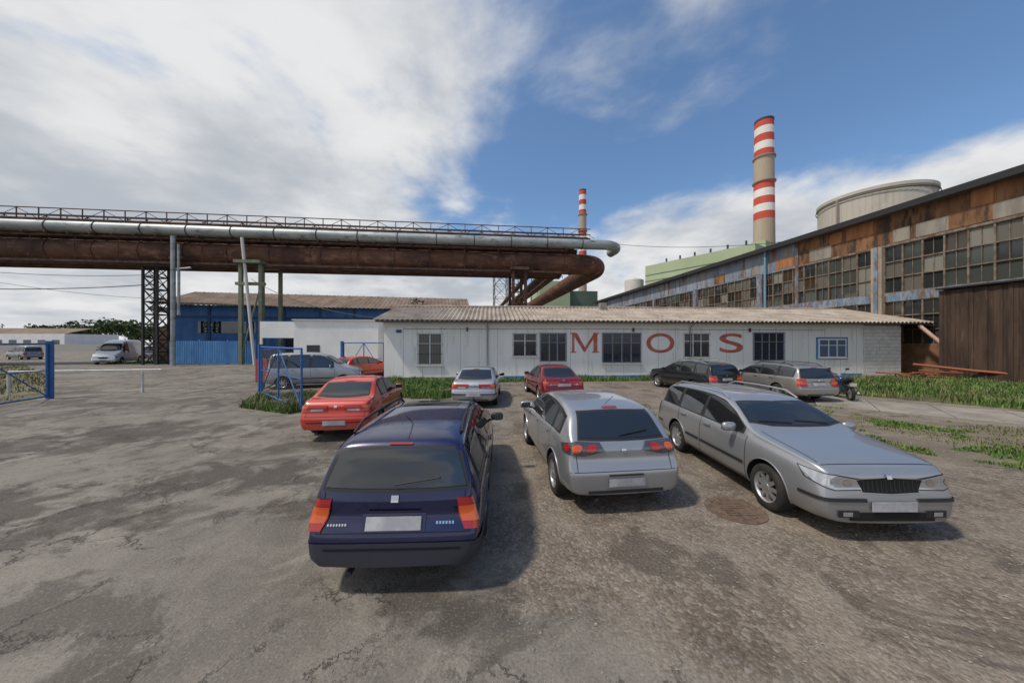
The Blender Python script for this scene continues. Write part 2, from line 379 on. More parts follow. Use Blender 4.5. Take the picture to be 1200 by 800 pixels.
    for nm,ax in (('front',L/2-K['fa']),('rear',L/2-K['ra'])):
        for sg in (1,-1):
            w=MB(); t=.19
            prof=[(r*.66,-t/2),(r*.70,-t/2-.006),(r*.93,-t/2+.0),(r*.985,-t/2+.02),(r,-t/2+.05),(r,t/2-.05),(r*.985,t/2-.02),(r*.93,t/2),(r*.70,t/2+.006),(r*.66,t/2)]
            w.lathe(prof,M['rubber'],32,'x')
            rm=o.get('rimm',M['rim'])
            w.lathe([(r*.66,t/2),(r*.64,t/2-.004),(r*.60,t/2-.02),(r*.58,t/2-.07)],rm,32,'x')
            w.lathe([(r*.59,t/2-.06),(.001,t/2-.06)],M['well'],32,'x')
            w.lathe([(.055,t/2-.05),(.055,t/2-.008),(.04,t/2-.002),(.001,t/2-.002)],rm,16,'x')
            w.lathe([(r*.59,-t/2+.02),(.001,-t/2+.02)],M['well'],24,'x')
            ns=o.get('spokes',7)
            for k in range(ns):
                a=2*math.pi*k/ns; ca,sa=math.cos(a),math.sin(a); vv=[]
                for rr,ww,xx in ((.04,.03,t/2-.012),(r*.62,.022 if ns>6 else .035,t/2-.018)):
                    for s2 in (-1,1):
                        vv.append((xx,rr*ca-s2*ww*sa,rr*sa+s2*ww*ca)); vv.append((xx-.03,rr*ca-s2*ww*sa,rr*sa+s2*ww*ca))
                w.add(vv,[(0,2,6,4),(0,4,5,1),(2,3,7,6)],rm)
            ob=w.build(f'wheel_{nm}',root)
            ob.location=(sg*(hw-.112),ax,r); ob.rotation_euler=(0,0,0 if sg>0 else math.pi)
    return root
silver=carpaint('silver_paint',(.36,.37,.39),.6,.3)
navy=carpaint('navy_paint',(.006,.009,.058),.2,.2)
redp=carpaint('red_paint',(.50,.03,.012),.1,.3)
dred=carpaint('dark_red_paint',(.20,.008,.012),.3,.3)
blk=carpaint('black_paint',(.008,.008,.010),.2,.25)
beige=carpaint('beige_silver_paint',(.34,.33,.31),.6,.3)
white=carpaint('white_paint_vehicle',(.8,.8,.8),0,.35)
build_car('estate_car',-1.20,5.32,2,'wagon',navy,3,W=1.72,tail='vert',bump=M['grey'],rails=True,sunroof=True,platez=.68,mirm=M['black'],mould=True,rimm=M['black'],lettering=True,badgez=.86,plbody=True)
build_car('hatchback_car',1.33,6.70,7,'hatch',silver,3,tail='cluster',platez=.46,spokes=5,mould=False,badgez=.84,plbody=True)
build_car('estate_car',4.50,6.14,180,'wagon',silver,3,tail='tall',rails=True,railm=M['rim'],strip=True,spokes=9)
build_car('saloon_car',-4.5,10.0,7,'sedan',redp,3,tail='wide',platez=.46,rimm=M['rim'],bump=redp,plbody=True)
build_car('saloon_car',-1.38,13.9,0,'sedan',silver,2,tail='wide',platez=.5,strip=True,plbody=True)
build_car('saloon_car',1.68,14.7,9,'sedan',dred,2,tail='wide',platez=.74,plbody=True)
build_car('estate_car',8.85,16.4,12,'wagon',blk,2,tail='tall',rails=True,railm=M['chrome'],plbody=True)
build_car('estate_car',11.9,15.1,3,'wagon',beige,2,tail='tall',rails=True,platez=.72,plbody=True)
build_car('minivan',-10.4,17.8,-72,'van',silver,2,tail='tall')
build_car('small_car',-9.9,22.0,-20,'hatch',redp,1,tail='tall')
build_car('panel_van',-43.6,36.8,205,'bigvan',white,1)
build_car('panel_van',-52.5,47,190,'van',white,1)
build_car('parked_car',-92,75,70,'van',blk,1)
build_car('parked_car',-65.5,44.5,75,'van',silver,1)
build_car('parked_car',-61,57,20,'sedan',blk,1)
build_car('parked_car',-68,67,20,'hatch',silver,1)
build_car('parked_car',-57.5,49,10,'sedan',blk,1)
build_car('parked_car',-80,72,75,'wagon',blk,1)
# ------------------------------------------------------------------ motorcycle
def motorcycle(x,y,rot):
    e=empty('motorcycle',(x,y,0),rot); m=MB()
    for yy in (-.62,.68):
        m.lathe([(.21,-.045),(.28,-.05),(.305,-.02),(.305,.02),(.28,.05),(.21,.045),(.21,-.045)],M['rubber'],22,'x',(0,yy,.305))
        m.lathe([(.20,-.02),(.001,-.03)],M['rim'],18,'x',(0,yy,.305)); m.lathe([(.20,.02),(.001,.03)],M['rim'],18,'x',(0,yy,.305))
    for s in (-1,1):
        m.tube([(s*.08,.68,.305),(s*.08,.42,.95)],.022,M['chrome'],8)
        m.tube([(s*.07,-.62,.305),(s*.09,-.1,.42)],.022,M['black'],8)
        m.tube([(0,.42,1.0),(s*.2,.40,1.04),(s*.36,.30,1.02)],.014,M['black'],6)
        m.tube([(s*.2,.42,1.03),(s*.28,.45,1.22)],.008,M['black'],5); m.box(s*.3-.06,s*.3+.06,.44,.46,1.18,1.26,M['black'])
    m.lathe([(.001,-.30),(.10,-.26),(.15,-.1),(.15,.1),(.09,.28),(.001,.32)],plain('motorcycle_blue',(.02,.04,.15),.25,.2,1),14,'z',(0,.16,.62))
    m.box(-.14,.14,-.16,.26,.28,.56,M['grey'])
    m.tube([(0,.02,.78),(0,-.3,.76),(0,-.62,.86),(0,-.78,.90)],[.10,.14,.11,.05],M['black'],10)
    m.tube([(0,.36,.98),(0,.50,.92)],[.06,.10],M['lwh'],12); m.tube([(.14,.1,.3),(.16,-.3,.26),(.17,-.8,.36)],[.025,.03,.045],M['chrome'],8)
    m.box(-.1,.1,-.86,-.80,.62,.74,M['plate']); m.build('frame_and_body',e)
motorcycle(13.9,13.9,-25)
# ------------------------------------------------------------------ ground
def ground_mat():
    m,nt,b=newmat('worn_asphalt'); N=nt.nodes; L=nt.links
    tc=N.new('ShaderNodeTexCoord'); V=tc.outputs['Object']
    def noise(sc,det=8,ro=.6,dist=0,vec=V):
        n=N.new('ShaderNodeTexNoise'); n.inputs['Scale'].default_value=sc; n.inputs['Detail'].default_value=det; n.inputs['Roughness'].default_value=ro; n.inputs['Distortion'].default_value=dist; L.new(vec,n.inputs['Vector']); return n
    def mr(src,a,b_,c=0,d=1):
        r=N.new('ShaderNodeMapRange'); r.inputs[1].default_value=a; r.inputs[2].default_value=b_; r.inputs[3].default_value=c; r.inputs[4].default_value=d; L.new(src,r.inputs[0]); return r.outputs[0]
    def mix(f,a,b_,mode='MIX'):
        x=N.new('ShaderNodeMix'); x.data_type='RGBA'; x.blend_type=mode
        if isinstance(f,float): x.inputs[0].default_value=f
        else: L.new(f,x.inputs[0])
        for s,i in ((a,6),(b_,7)):
            if isinstance(s,tuple): x.inputs[i].default_value=(*s,1)
            else: L.new(s,x.inputs[i])
        return x.outputs[2]
    def math_(op,a,b_):
        x=N.new('ShaderNodeMath'); x.operation=op
        for s,i in ((a,0),(b_,1)):
            if isinstance(s,(int,float)): x.inputs[i].default_value=s
            else: L.new(s,x.inputs[i])
        return x.outputs[0]
    sp=N.new('ShaderNodeSeparateXYZ'); L.new(V,sp.inputs[0])
    big=noise(.22,7,.62,.6).outputs[0]; mid=noise(1.3,8,.68,.3).outputs[0]; fine=noise(42,3,.65).outputs[0]; fine2=noise(9,5,.75).outputs[0]
    st=noise(.42,8,.66,.9).outputs[0]; st2=noise(.85,8,.68,.8).outputs[0]
    c=mix(mr(big,.42,.58),(.145,.127,.107),(.205,.182,.153))
    c=mix(mr(mid,.45,.62,0,.6),c,(.25,.222,.185))
    c=mix(mr(st,.53,.57,0,.8),c,(.095,.082,.067))
    c=mix(mr(st2,.55,.60,0,.55),c,(.28,.25,.205))
    for (sx_,sy_,rx,ry,k) in ((-5.0,5.9,2.0,.8,.9),(-7.2,4.7,2.6,.8,.85),(-9.5,8.8,3.0,1.1,.85),(-3.0,4.9,.8,.4,.9),(-13,7.2,4.5,1.2,.75),(-.55,3.0,.9,.35,.85),(1.6,4.3,.9,.3,.7),(-4.6,7.6,1.4,.5,.8),(7.5,5.0,1.3,.35,.6),(-2.0,9.3,1.5,.6,.6),(3.2,3.4,1.6,.4,.6),(-14,13,5,1.2,.6)):
        vm=N.new('ShaderNodeVectorMath'); vm.operation='SUBTRACT'; L.new(V,vm.inputs[0]); vm.inputs[1].default_value=(sx_,sy_,0)
        v2=N.new('ShaderNodeVectorMath'); v2.operation='MULTIPLY'; L.new(vm.outputs[0],v2.inputs[0]); v2.inputs[1].default_value=(1/rx,1/ry,0)
        ln=N.new('ShaderNodeVectorMath'); ln.operation='LENGTH'; L.new(v2.outputs[0],ln.inputs[0])
        q=math_('ADD',ln.outputs['Value'],math_('MULTIPLY',math_('SUBTRACT',mid,.5),4.5))
        c=mix(mr(q,1.05,.5,0,k),c,(.066,.055,.043))
    d1=math_('ADD',math_('MULTIPLY',math_('ADD',sp.outputs[0],.15),.46),math_('MULTIPLY',math_('SUBTRACT',sp.outputs[1],3.0),.89))
    d2=math_('MULTIPLY',math_('ADD',sp.outputs[0],.6),.8)
    gd=math_('ADD',math_('MINIMUM',d1,d2),math_('MULTIPLY',math_('SUBTRACT',st2,.5),3.2))
    gm=mr(gd,-.15,.6,0,1)
    vo=N.new('ShaderNodeTexVoronoi'); vo.inputs['Scale'].default_value=26; L.new(V,vo.inputs['Vector'])
    gcol=mix(mr(mid,.40,.60),(.12,.090,.064),(.215,.172,.127))
    gcol=mix(mr(vo.outputs['Color'],.45,.95,0,.6),gcol,(.37,.33,.28))
    gcol=mix(mr(st,.46,.40,0,.6),gcol,(.26,.22,.17))
    gcol=mix(mr(st2,.54,.60,0,.85),gcol,(.080,.061,.044))
    c=mix(math_('MULTIPLY',gm,.92),c,gcol)
    c=mix(mr(fine,.54,.70,0,.4),c,(.36,.33,.29)); c=mix(mr(fine,.46,.32,0,.5),c,(.06,.052,.044))
    c=mix(mr(fine2,.54,.68,0,.4),c,(.10,.086,.072))
    wv=N.new('ShaderNodeVectorMath'); wv.operation='ADD'; wn=noise(1.1,6,.75)
    sc=N.new('ShaderNodeVectorMath'); sc.operation='SCALE'; sc.inputs[3].default_value=1.5; L.new(wn.outputs['Color'],sc.inputs[0])
    L.new(V,wv.inputs[0]); L.new(sc.outputs[0],wv.inputs[1])
    cr=N.new('ShaderNodeTexVoronoi'); cr.feature='DISTANCE_TO_EDGE'; cr.inputs['Scale'].default_value=.9; L.new(wv.outputs[0],cr.inputs['Vector'])
    cm=math_('MULTIPLY',mr(cr.outputs['Distance'],.026,.004),mr(noise(.4,4).outputs[0],.45,.53))
    cm=math_('MULTIPLY',cm,math_('SUBTRACT',1.0,gm))
    c=mix(math_('MULTIPLY',cm,.8),c,(.045,.038,.03))
    L.new(c,b.inputs['Base Color']); L.new(mr(mid,.3,.7,.95,.8),b.inputs['Roughness'])
    h=math_('ADD',math_('MULTIPLY',fine,.4),math_('MULTIPLY',mid,1.8)); h=math_('SUBTRACT',h,math_('MULTIPLY',cm,.6))
    h=math_('ADD',h,math_('MULTIPLY',math_('MULTIPLY',vo.outputs['Distance'],-.9),gm)); h=math_('ADD',h,math_('MULTIPLY',fine2,.6))
    bp=N.new('ShaderNodeBump'); bp.inputs['Strength'].default_value=.65; bp.inputs['Distance'].default_value=.03; L.new(h,bp.inputs['Height']); L.new(bp.outputs[0],b.inputs['Normal'])
    return m
g=MB(); gm=ground_mat(); g.quad((-900,-300,0),(900,-300,0),(900,1500,0),(-900,1500,0),gm); g.build('ground')
soil=weath('grassy_soil',(.05,.06,.02),(.12,.11,.06),1.2,.95,c3=(.03,.06,.012),bump=.5)
dsoil=weath('dusty_soil',(.14,.115,.082),(.20,.17,.125),.9,.95,c3=(.085,.085,.045),bump=.5)
conc=weath('old_concrete',(.22,.195,.16),(.33,.295,.25),1.1,.9,c3=(.13,.11,.085),bump=.4)
gg=weath('grass_blades',(.055,.12,.018),(.15,.22,.045),.9,.7,bump=0,c3=(.20,.19,.08))
gd_=weath('dry_grass_blades',(.10,.11,.035),(.22,.20,.09),.7,.8,bump=0,c3=(.07,.11,.025))
from mathutils import noise as mn
def blob(name,poly,z,m,jit=.25,seg=24):
    mb=MB(); pts=[]
    cx=sum(p[0] for p in poly)/len(poly); cy=sum(p[1] for p in poly)/len(poly)
    for i,(a,b) in enumerate(zip(poly,poly[1:]+poly[:1])):
        for k in range(seg):
            t=k/seg; x=a[0]+(b[0]-a[0])*t; y=a[1]+(b[1]-a[1])*t
            d=mn.noise(Vector((x*1.3,y*1.3,2)))*jit+mn.noise(Vector((x*5,y*5,9)))*jit*.5
            l=math.hypot(x-cx,y-cy); pts.append((x+(x-cx)/l*d,y+(y-cy)/l*d,z))
    mb.add(pts,[tuple(range(len(pts)))],m); return mb.build(name)
def inpoly(x,y,P):
    r=False; j=len(P)-1
    for i in range(len(P)):
        if (P[i][1]>y)!=(P[j][1]>y) and x<(P[j][0]-P[i][0])*(y-P[i][1])/(P[j][1]-P[i][1])+P[i][0]: r=not r
        j=i
    return r
def grass(name,P,n,h,thr=-.1,wid=.012,m=gg,sc=.6):
    mb=MB(); vs=[];fs=[]; xs=[p[0] for p in P]; ys=[p[1] for p in P]; c=0;tries=0
    while c<n and tries<n*14:
        tries+=1
        x=random.uniform(min(xs)-.15,max(xs)+.15); y=random.uniform(min(ys)-.15,max(ys)+.15)
        q=mn.noise(Vector((x*sc,y*sc,3.3)))+.35*mn.noise(Vector((x*sc*4,y*sc*4,1.3)))
        if q<thr or not inpoly(x,y,P): continue
        c+=1; hh=h*random.uniform(.35,1.3)*(.7+max(-.4,q)); a=random.uniform(0,6.28); l=random.uniform(.1,.7)*hh; w=wid*random.uniform(.6,1.6)
        dx,dy=math.cos(a),math.sin(a); ox,oy=-dy*w,dx*w; k=len(vs)
        vs+=[(x-ox,y-oy,0),(x+ox,y+oy,0),(x+dx*l*.35+ox*.7,y+dy*l*.35+oy*.7,hh*.6),(x+dx*l*.35-ox*.7,y+dy*l*.35-oy*.7,hh*.6),(x+dx*l,y+dy*l,hh)]
        fs+=[(k,k+1,k+2,k+3),(k+3,k+2,k+4)]
    mb.add(vs,fs,m); return mb.build(name)
R1=[(14.4,17.2),(14.9,15.2),(17.4,12.2),(23.5,6.9),(31,6.5),(31,22.5),(26,22.6),(15,22.0)]
blob('grass_verge_soil',R1,.004,soil); grass('grass_verge',R1,40000,.27,-.4,.018); grass('grass_verge',R1,7000,.34,-.1,.014,gd_,.8)
R2=[(9.9,10.0),(11.4,11.0),(14.5,8.8),(19,4.9),(14,4.4),(9.8,5.9),(8.4,7.4)]
blob('weedy_soil',R2,.004,dsoil,.9); grass('weeds',R2,12000,.07,.08,.012,sc=1.0); grass('weeds',R2,6000,.06,-.15,.010,gd_,.8)
R3=[(-9.9,12.0),(-7.4,10.9),(-6.2,12.6),(-6.8,14.6),(-9,15.2),(-11.3,14.8)]
blob('grass_soil',R3,.004,dsoil,.7); grass('grass_patch',R3,8000,.20,-.15,.014); grass('grass_patch',R3,2500,.30,-.4,.012,gd_)
R4=[(-5.6,14.2),(-2.6,13.6),(-2.4,20.7),(-8,20.4),(-7.8,17.2)]
blob('grass_soil',R4,.0045,soil,.6); grass('grass_patch',R4,12000,.24,-.35,.016)
R5=[(-1.8,19.4),(14,20.6),(14.2,21.9),(-1.8,20.8)]
blob('grass_soil',R5,.005,soil,.15); grass('grass_patch',R5,6000,.30,-.2,.016)
R6=[(-18.4,11.6),(-20.5,14.6),(-30,21.5),(-50,34),(-75,38),(-75,7),(-17,7)]
blob('meadow_soil',R6,.004,weath('meadow_soil_mat',(.11,.10,.05),(.18,.155,.09),.5,.95,c3=(.06,.08,.025),bump=.4),.8); grass('meadow_grass',R6,30000,.15,-.2,.022,gd_)
R7=[(-43,35.0),(-28,36.3),(-28,38),(-44,37)]
blob('grass_soil',R7,.004,soil,.4); grass('grass_patch',R7,4000,.3,-.4,.03)
R8=[(4,9.5),(9,10),(13,12.5),(6,13),(2.5,12)]
grass('weeds',R8,1200,.06,.22,.010,gg,1.3)
sl=MB(); d=Vector((.76,-.65,0)); n_=Vector((.65,.76,0))
for i in range(9):
    for j in range(2):
        z=.012+random.uniform(0,.015); p=Vector((11.4,12.4,0))+d*(1.62*i)+n_*(1.45*j)
        q=[p,p+d*1.58,p+d*1.58+n_*1.41,p+n_*1.41]
        sl.add([(v.x,v.y,z) for v in q]+[(v.x,v.y,-.01) for v in q],[(0,1,2,3),(0,4,5,1),(1,5,6,2),(2,6,7,3),(3,7,4,0)],conc)
sl.build('concrete_path')
gs=MB(); vs=[];fs=[]
c=0
while c<12000:
    x=random.uniform(-3,10); y=1.4+8.5*random.random()**1.2
    dd=min((x+.15)*.46+(y-3.0)*.89,(x+.6)*.8)
    if mn.noise(Vector((x*.9,y*.9,5)))*1.3+min(dd,1)*.8<random.uniform(-.1,.7): continue
    c+=1
    r=random.choice((.004,.006,.008,.010,.014,.018))*random.uniform(.7,1.2); k=len(vs)
    q=[Vector((1,0,.1)),Vector((-.5,.9,0)),Vector((-.5,-.9,.1)),Vector((0,.1,.8))]
    a=random.uniform(0,6.28)
    for p in q: vs.append((x+r*(p.x*math.cos(a)-p.y*math.sin(a)),y+r*(p.x*math.sin(a)+p.y*math.cos(a)),.002+r*.6*(p.z+.2)))
    fs+=[(k,k+1,k+3),(k+1,k+2,k+3),(k+2,k,k+3)]
gs.add(vs,fs,weath('gravel_stone',(.15,.13,.105),(.36,.32,.27),20,.9,bump=0)); gs.build('gravel')
mh=MB(); iron=weath('manhole_iron',(.10,.062,.042),(.17,.115,.08),9,.8,c3=(.22,.18,.13),bump=.4)
mh.lathe([(.38,.0),(.38,.012),(.30,.014),(.295,.004),(.275,.004),(.27,.014),(.001,.014)],iron,32,'z')
for k in range(6): mh.box(-.17,.17,-.18+.065*k,-.155+.065*k,.014,.022,iron)
for k in range(4): mh.box(-.18+.11*k,-.16+.11*k,-.18,.18,.014,.0215,iron)
o=mh.build('manhole_cover'); o.location=(3.18,4.72,.0)
# ------------------------------------------------------------------ office building
wall=weath('white_wall_panels',(.76,.76,.73),(.83,.83,.81),.35,.7,c3=(.50,.46,.38),stretch=(3,1,.5),bump=.05,c3lo=.55,c3hi=.78)
roofm=weath('corrugated_roof_mat',(.26,.215,.175),(.40,.345,.29),.8,.9,c3=(.12,.10,.075),bump=.2)
off=empty('office_building',(-8.12,21.0,0),4.0)
b=MB(); Lb=35.8; D=10; ez=3.62
b.box(0,Lb-2.9,0,D,0,ez,wall)
whb=weath('white_block',(.60,.59,.56),(.74,.73,.70),2,.85,bump=.2)
b.build('walls',off)
b=MB(); x0=Lb-2.88
mort=plain('mortar',(.33,.32,.30),.9); b.box(x0,Lb,.012,D,0,ez,mort)
row=0; z=0.02
while z<ez-.1:
    x=x0+(-.25 if row%2 else 0)
    while x<Lb:
        a,c=max(x,x0),min(x+.48,Lb)
        if c-a>.05: b.box(a,c,-.012,.02,z,min(z+.23,ez-.01),whb)
        x+=.5
    z+=.25; row+=1
b.build('block_wall',off)
b=MB(); seam=plain('panel_joint',(.40,.40,.37),.8); bl=plain('blue_plinth_paint',(.05,.20,.50),.6)
x=1.2
while x<Lb-3: b.box(x-.010,x+.010,-.006,.01,.13,ez-.3,seam); x+=1.2
b.box(7.6,Lb-3,-.03,.02,.0,.16,bl); b.box(0,7.6,-.02,.02,0,.12,plain('grey_plinth',(.25,.25,.24),.9))
b.box(-.02,Lb-2.9,-.03,.0,ez-.28,ez-.02,plain('fascia_white',(.74,.74,.72),.6))
b.box(-.35,Lb+1.6,-.62,-.58,ez-.02,ez+.14,plain('gutter_edge',(.10,.09,.08),.6))
b.box(-.35,Lb+1.6,-.58,0,ez+.0,ez+.03,plain('soffit',(.5,.49,.46),.8))
b.tube([(6.55,-.5,ez),(6.55,-.08,ez-.3),(6.55,-.08,.3),(6.55,-.3,.15)],.05,plain('downpipe_grey',(.3,.32,.35),.5),8)
b.tube([(20.2,-.5,ez),(20.2,-.08,ez-.3),(20.2,-.08,.2)],.045,bpy.data.materials['downpipe_grey'],8)
b.box(.75,1.1,-.02,0,2.95,3.15,plain('number_plate_blue',(.03,.06,.25),.4))
for cx in (5.2,16.2,24.4): b.box(cx,cx+.1,-.12,-.01,3.05,3.3,M['grey'])
b.tube([(1.2,-.02,3.2),(14,-.02,3.22),(30,-.02,3.18)],.012,M['black'],4)
b.build('trim_and_gutter',off)
frame_w=plain('window_frame_white',(.72,.72,.70),.5); frame_d=plain('window_frame_dark',(.28,.29,.31),.5); bars=plain('window_bars',(.03,.03,.035),.6)
barb=plain('window_bars_blue',(.03,.05,.14),.5)
def glassmat(name,c): return plain(name,c,.06,0,0,1.6)
gd=glassmat('window_glass',(.03,.035,.04)); gcurt=plain('window_with_curtain',(.16,.155,.14),.2)
def window(x0,x1,z0,z1,fr_,br,n,cross=2,gl=gd,pitch=.17):
    b.box(x0-.09,x1+.09,-.05,-.002,z0-.09,z1+.09,frame_w if fr_ is frame_w else fr_)
    b.box(x0,x1,-.056,-.04,z0,z1,gl)
    for k in range(1,n):
        xx=x0+(x1-x0)*k/n; b.box(xx-.035,xx+.035,-.075,-.05,z0,z1,fr_)
    b.box(x0,x1,-.073,-.05,z0+(z1-z0)*.68-.025,z0+(z1-z0)*.68+.025,fr_)
    b.box(x0-.15,x1+.15,-.14,-.003,z0-.14,z0-.095,frame_w)
    if br:
        x=x0-.05
        while x<x1+.06: b.tube([(x,-.12,z0-.08),(x,-.12,z1+.08)],.008,br,5,False); x+=pitch
        for k in range(cross+1):
            zz=z0+(z1-z0)*k/cross; b.box(x0-.1,x1+.1,-.13,-.11,zz-.009,zz+.009,br)
W0=lambda X:(X+8.12)*1.0025
b=MB()
window(W0(-6.05)+.1,W0(-4.44)-.1,.98,2.86,frame_w,bars,2,3,gcurt)
window(W0(.11),W0(1.56),1.5,2.88,frame_w,bars,2,2)
window(W0(1.90),W0(3.5),1.15,2.88,frame_d,barb,3,3)
window(W0(6.05),W0(8.55),1.05,2.90,frame_d,barb,4,3)
window(W0(11.65),W0(13.35),1.4,2.9,frame_w,bars,3,2)
window(W0(16.6),W0(18.7),1.15,2.95,frame_d,barb,4,3)
window(W0(21.4),W0(23.3),1.35,2.5,frame_w,None,3,2,glassmat('blue_glass',(.10,.16,.25)))
b.box(W0(21.15),W0(23.55),-.004,.001,1.15,2.7,bl)
b.build('windows',off)
red=weath('faded_red_lettering',(.42,.09,.06),(.52,.17,.13),3,.8,bump=0)
b=MB(); xa,xb=W0(3.84),W0(5.78); za,zb_=1.66,2.97
def stroke(p,y=-.012): b.add([(x,y,z) for x,z in p],[tuple(range(len(p)))],red)
sw=.27; xm=(xa+xb)/2
stroke([(xa+.12,za),(xa+.12+.15,za),(xa+.12+.15,zb_),(xa+.12,zb_)])
stroke([(xb-.12-sw,za),(xb-.12,za),(xb-.12,zb_),(xb-.12-sw,zb_)],-.0125)
stroke([(xa+.12,zb_),(xa+.12+sw+.05,zb_),(xm+.05,za+.28),(xm-.06,za+.05)],-.013)
stroke([(xb-.12,zb_),(xb-.12-sw+.05,zb_),(xm-.04,za+.28),(xm-.06,za+.05),(xm+.02,za+.05)],-.0135)
for (q0,q1,zz) in ((xa,xa+.4,za),(xb-.12-sw-.12,xb,za),(xa,xa+.4,zb_-.07),(xb-.40,xb,zb_-.07)): stroke([(q0,zz),(q1,zz),(q1,zz+.07),(q0,zz+.07)],-.014)
b.build('letter_M',off)
for ch,xa,xb in (('O',9.0,10.95),('S',14.1,15.8)):
    cu=bpy.data.curves.new('lettering','FONT'); cu.body=ch; cu.size=1.85; cu.extrude=.004; cu.offset=.012; cu.align_x='CENTER'
    t=bpy.data.objects.new('letter_'+ch,cu); S.collection.objects.link(t); cu.materials.append(red); t.parent=off
    bpy.context.view_layer.update(); wd=t.dimensions.x
    t.scale=((xb-xa)/wd,1,1); t.rotation_euler=(math.pi/2,0,0); t.location=(W0((xa+xb)/2),-.012,1.66)
def corr_roof(name,parent,x0,x1,y0,z0,y1,z1,m,pitch=.18,amp=.03):
    mb=MB(); n=int((x1-x0)/pitch*4); vs=[];fs=[]; rows=5
    for j in range(rows+1):
        t=j/rows
        for i in range(n+1):
            x=x0+(x1-x0)*i/n
            vs.append((x,y0+(y1-y0)*t,z0+(z1-z0)*t+amp*math.cos(2*math.pi*(x-x0)/pitch)+.02*mn.noise(Vector((x*.4,t*3,1)))))
    for j in range(rows):
        for i in range(n): a=j*(n+1)+i; fs.append((a,a+1,a+n+2,a+n+1))
    mb.add(vs,fs,m,True); return mb.build(name,parent)
corr_roof('roof_front',off,-.45,Lb+1.7,-.72,ez+.10,5.0,5.12,roofm,.30,.06)
corr_roof('roof_back',off,-.45,Lb+1.7,5.0,5.12,10.6,ez+.1,roofm,.5)
b=MB(); b.add([(0,.01,ez),(0,D,ez),(0,5,5.0)],[(0,1,2)],wall); b.add([(Lb,.01,ez),(Lb,D,ez),(Lb,5,5.0)],[(0,1,2)],wall)
b.tube([(-.45,5,5.17),(Lb+1.7,5,5.17)],.09,roofm,8)
b.tube([(22,6,4.6),(22,6,5.7)],.06,M['grey'],6); b.box(15.4,15.9,4,4.5,4.7,5.45,conc)
b.build('ridge_and_gables',off)
# ------------------------------------------------------------------ factory hall
hall=empty('factory_hall',(32.3,0,0),97.2)
rust=weath('rusty_cladding',(.13,.062,.030),(.31,.155,.07),.5,.85,c3=(.05,.032,.024),stretch=(1.2,1,.28),bump=.1,c3lo=.48,c3hi=.60,lo=.36,hi=.6)
bluec=weath('faded_blue_cladding',(.17,.23,.32),(.29,.33,.38),.35,.8,c3=(.17,.095,.06),stretch=(2.5,1,.4),bump=.05,c3lo=.50,c3hi=.62)
brick=weath('brown_brick',(.17,.085,.05),(.27,.15,.09),1,.9,c3=(.08,.05,.035),bump=.3)
concp=weath('tan_concrete',(.28,.24,.18),(.40,.34,.27),1.2,.9,c3=(.16,.10,.07),bump=.3,stretch=(1,1,.4))
lblue=weath('light_blue_paint',(.13,.20,.30),(.24,.31,.39),1.2,.7,c3=(.17,.095,.055),stretch=(1.5,1,.4),bump=.1,c3lo=.47,c3hi=.58)
fr=weath('rusted_frames',(.12,.08,.055),(.25,.21,.17),2,.8,bump=0)
pane=[glassmat('pane_dark',(.03,.034,.034)),glassmat('pane_grey',(.065,.072,.066)),plain('pane_dusty',(.13,.12,.10),.35),plain('pane_milky',(.22,.21,.18),.5),glassmat('pane_brown',(.06,.043,.028)),plain('pane_missing',(.008,.008,.008),.9)]
b=MB(); H=12.5; LE=85
b.box(2,LE,-45,-.3,0,H-.3,brick)
b.box(2,33,-.3,0,9.85,12.1,rust); b.box(33.02,LE,-.3,.005,9.85,12.1,bluec)
b.box(2,LE,-.3,-.01,0,2.2,brick); b.box(2,LE,-.3,.03,5.45,6.1,lblue)
b.box(2,LE+1,-46,.7,12.1,12.22,plain('eave_board',(.10,.085,.07),.8)); b.box(2,LE+1,.68,.78,12.05,12.5,M['black'])
b.box(2,33,-.2,.05,9.7,9.86,fr); b.box(33,LE,-.2,.05,9.7,9.86,lblue)
for l in (33.0,): b.box(l-.15,l+.15,-.1,.08,5.4,12.1,lblue)
xx=2.5
while xx<LE:
    if abs(xx-33)>.5: b.box(xx-.02,xx+.02,.0,.025,9.9,12.08,rust if xx<33 else bluec)
    xx+=1.0 if xx>33 else 2.0
for zz in (10.95,): b.box(2,33,.0,.02,zz,zz+.05,rust)
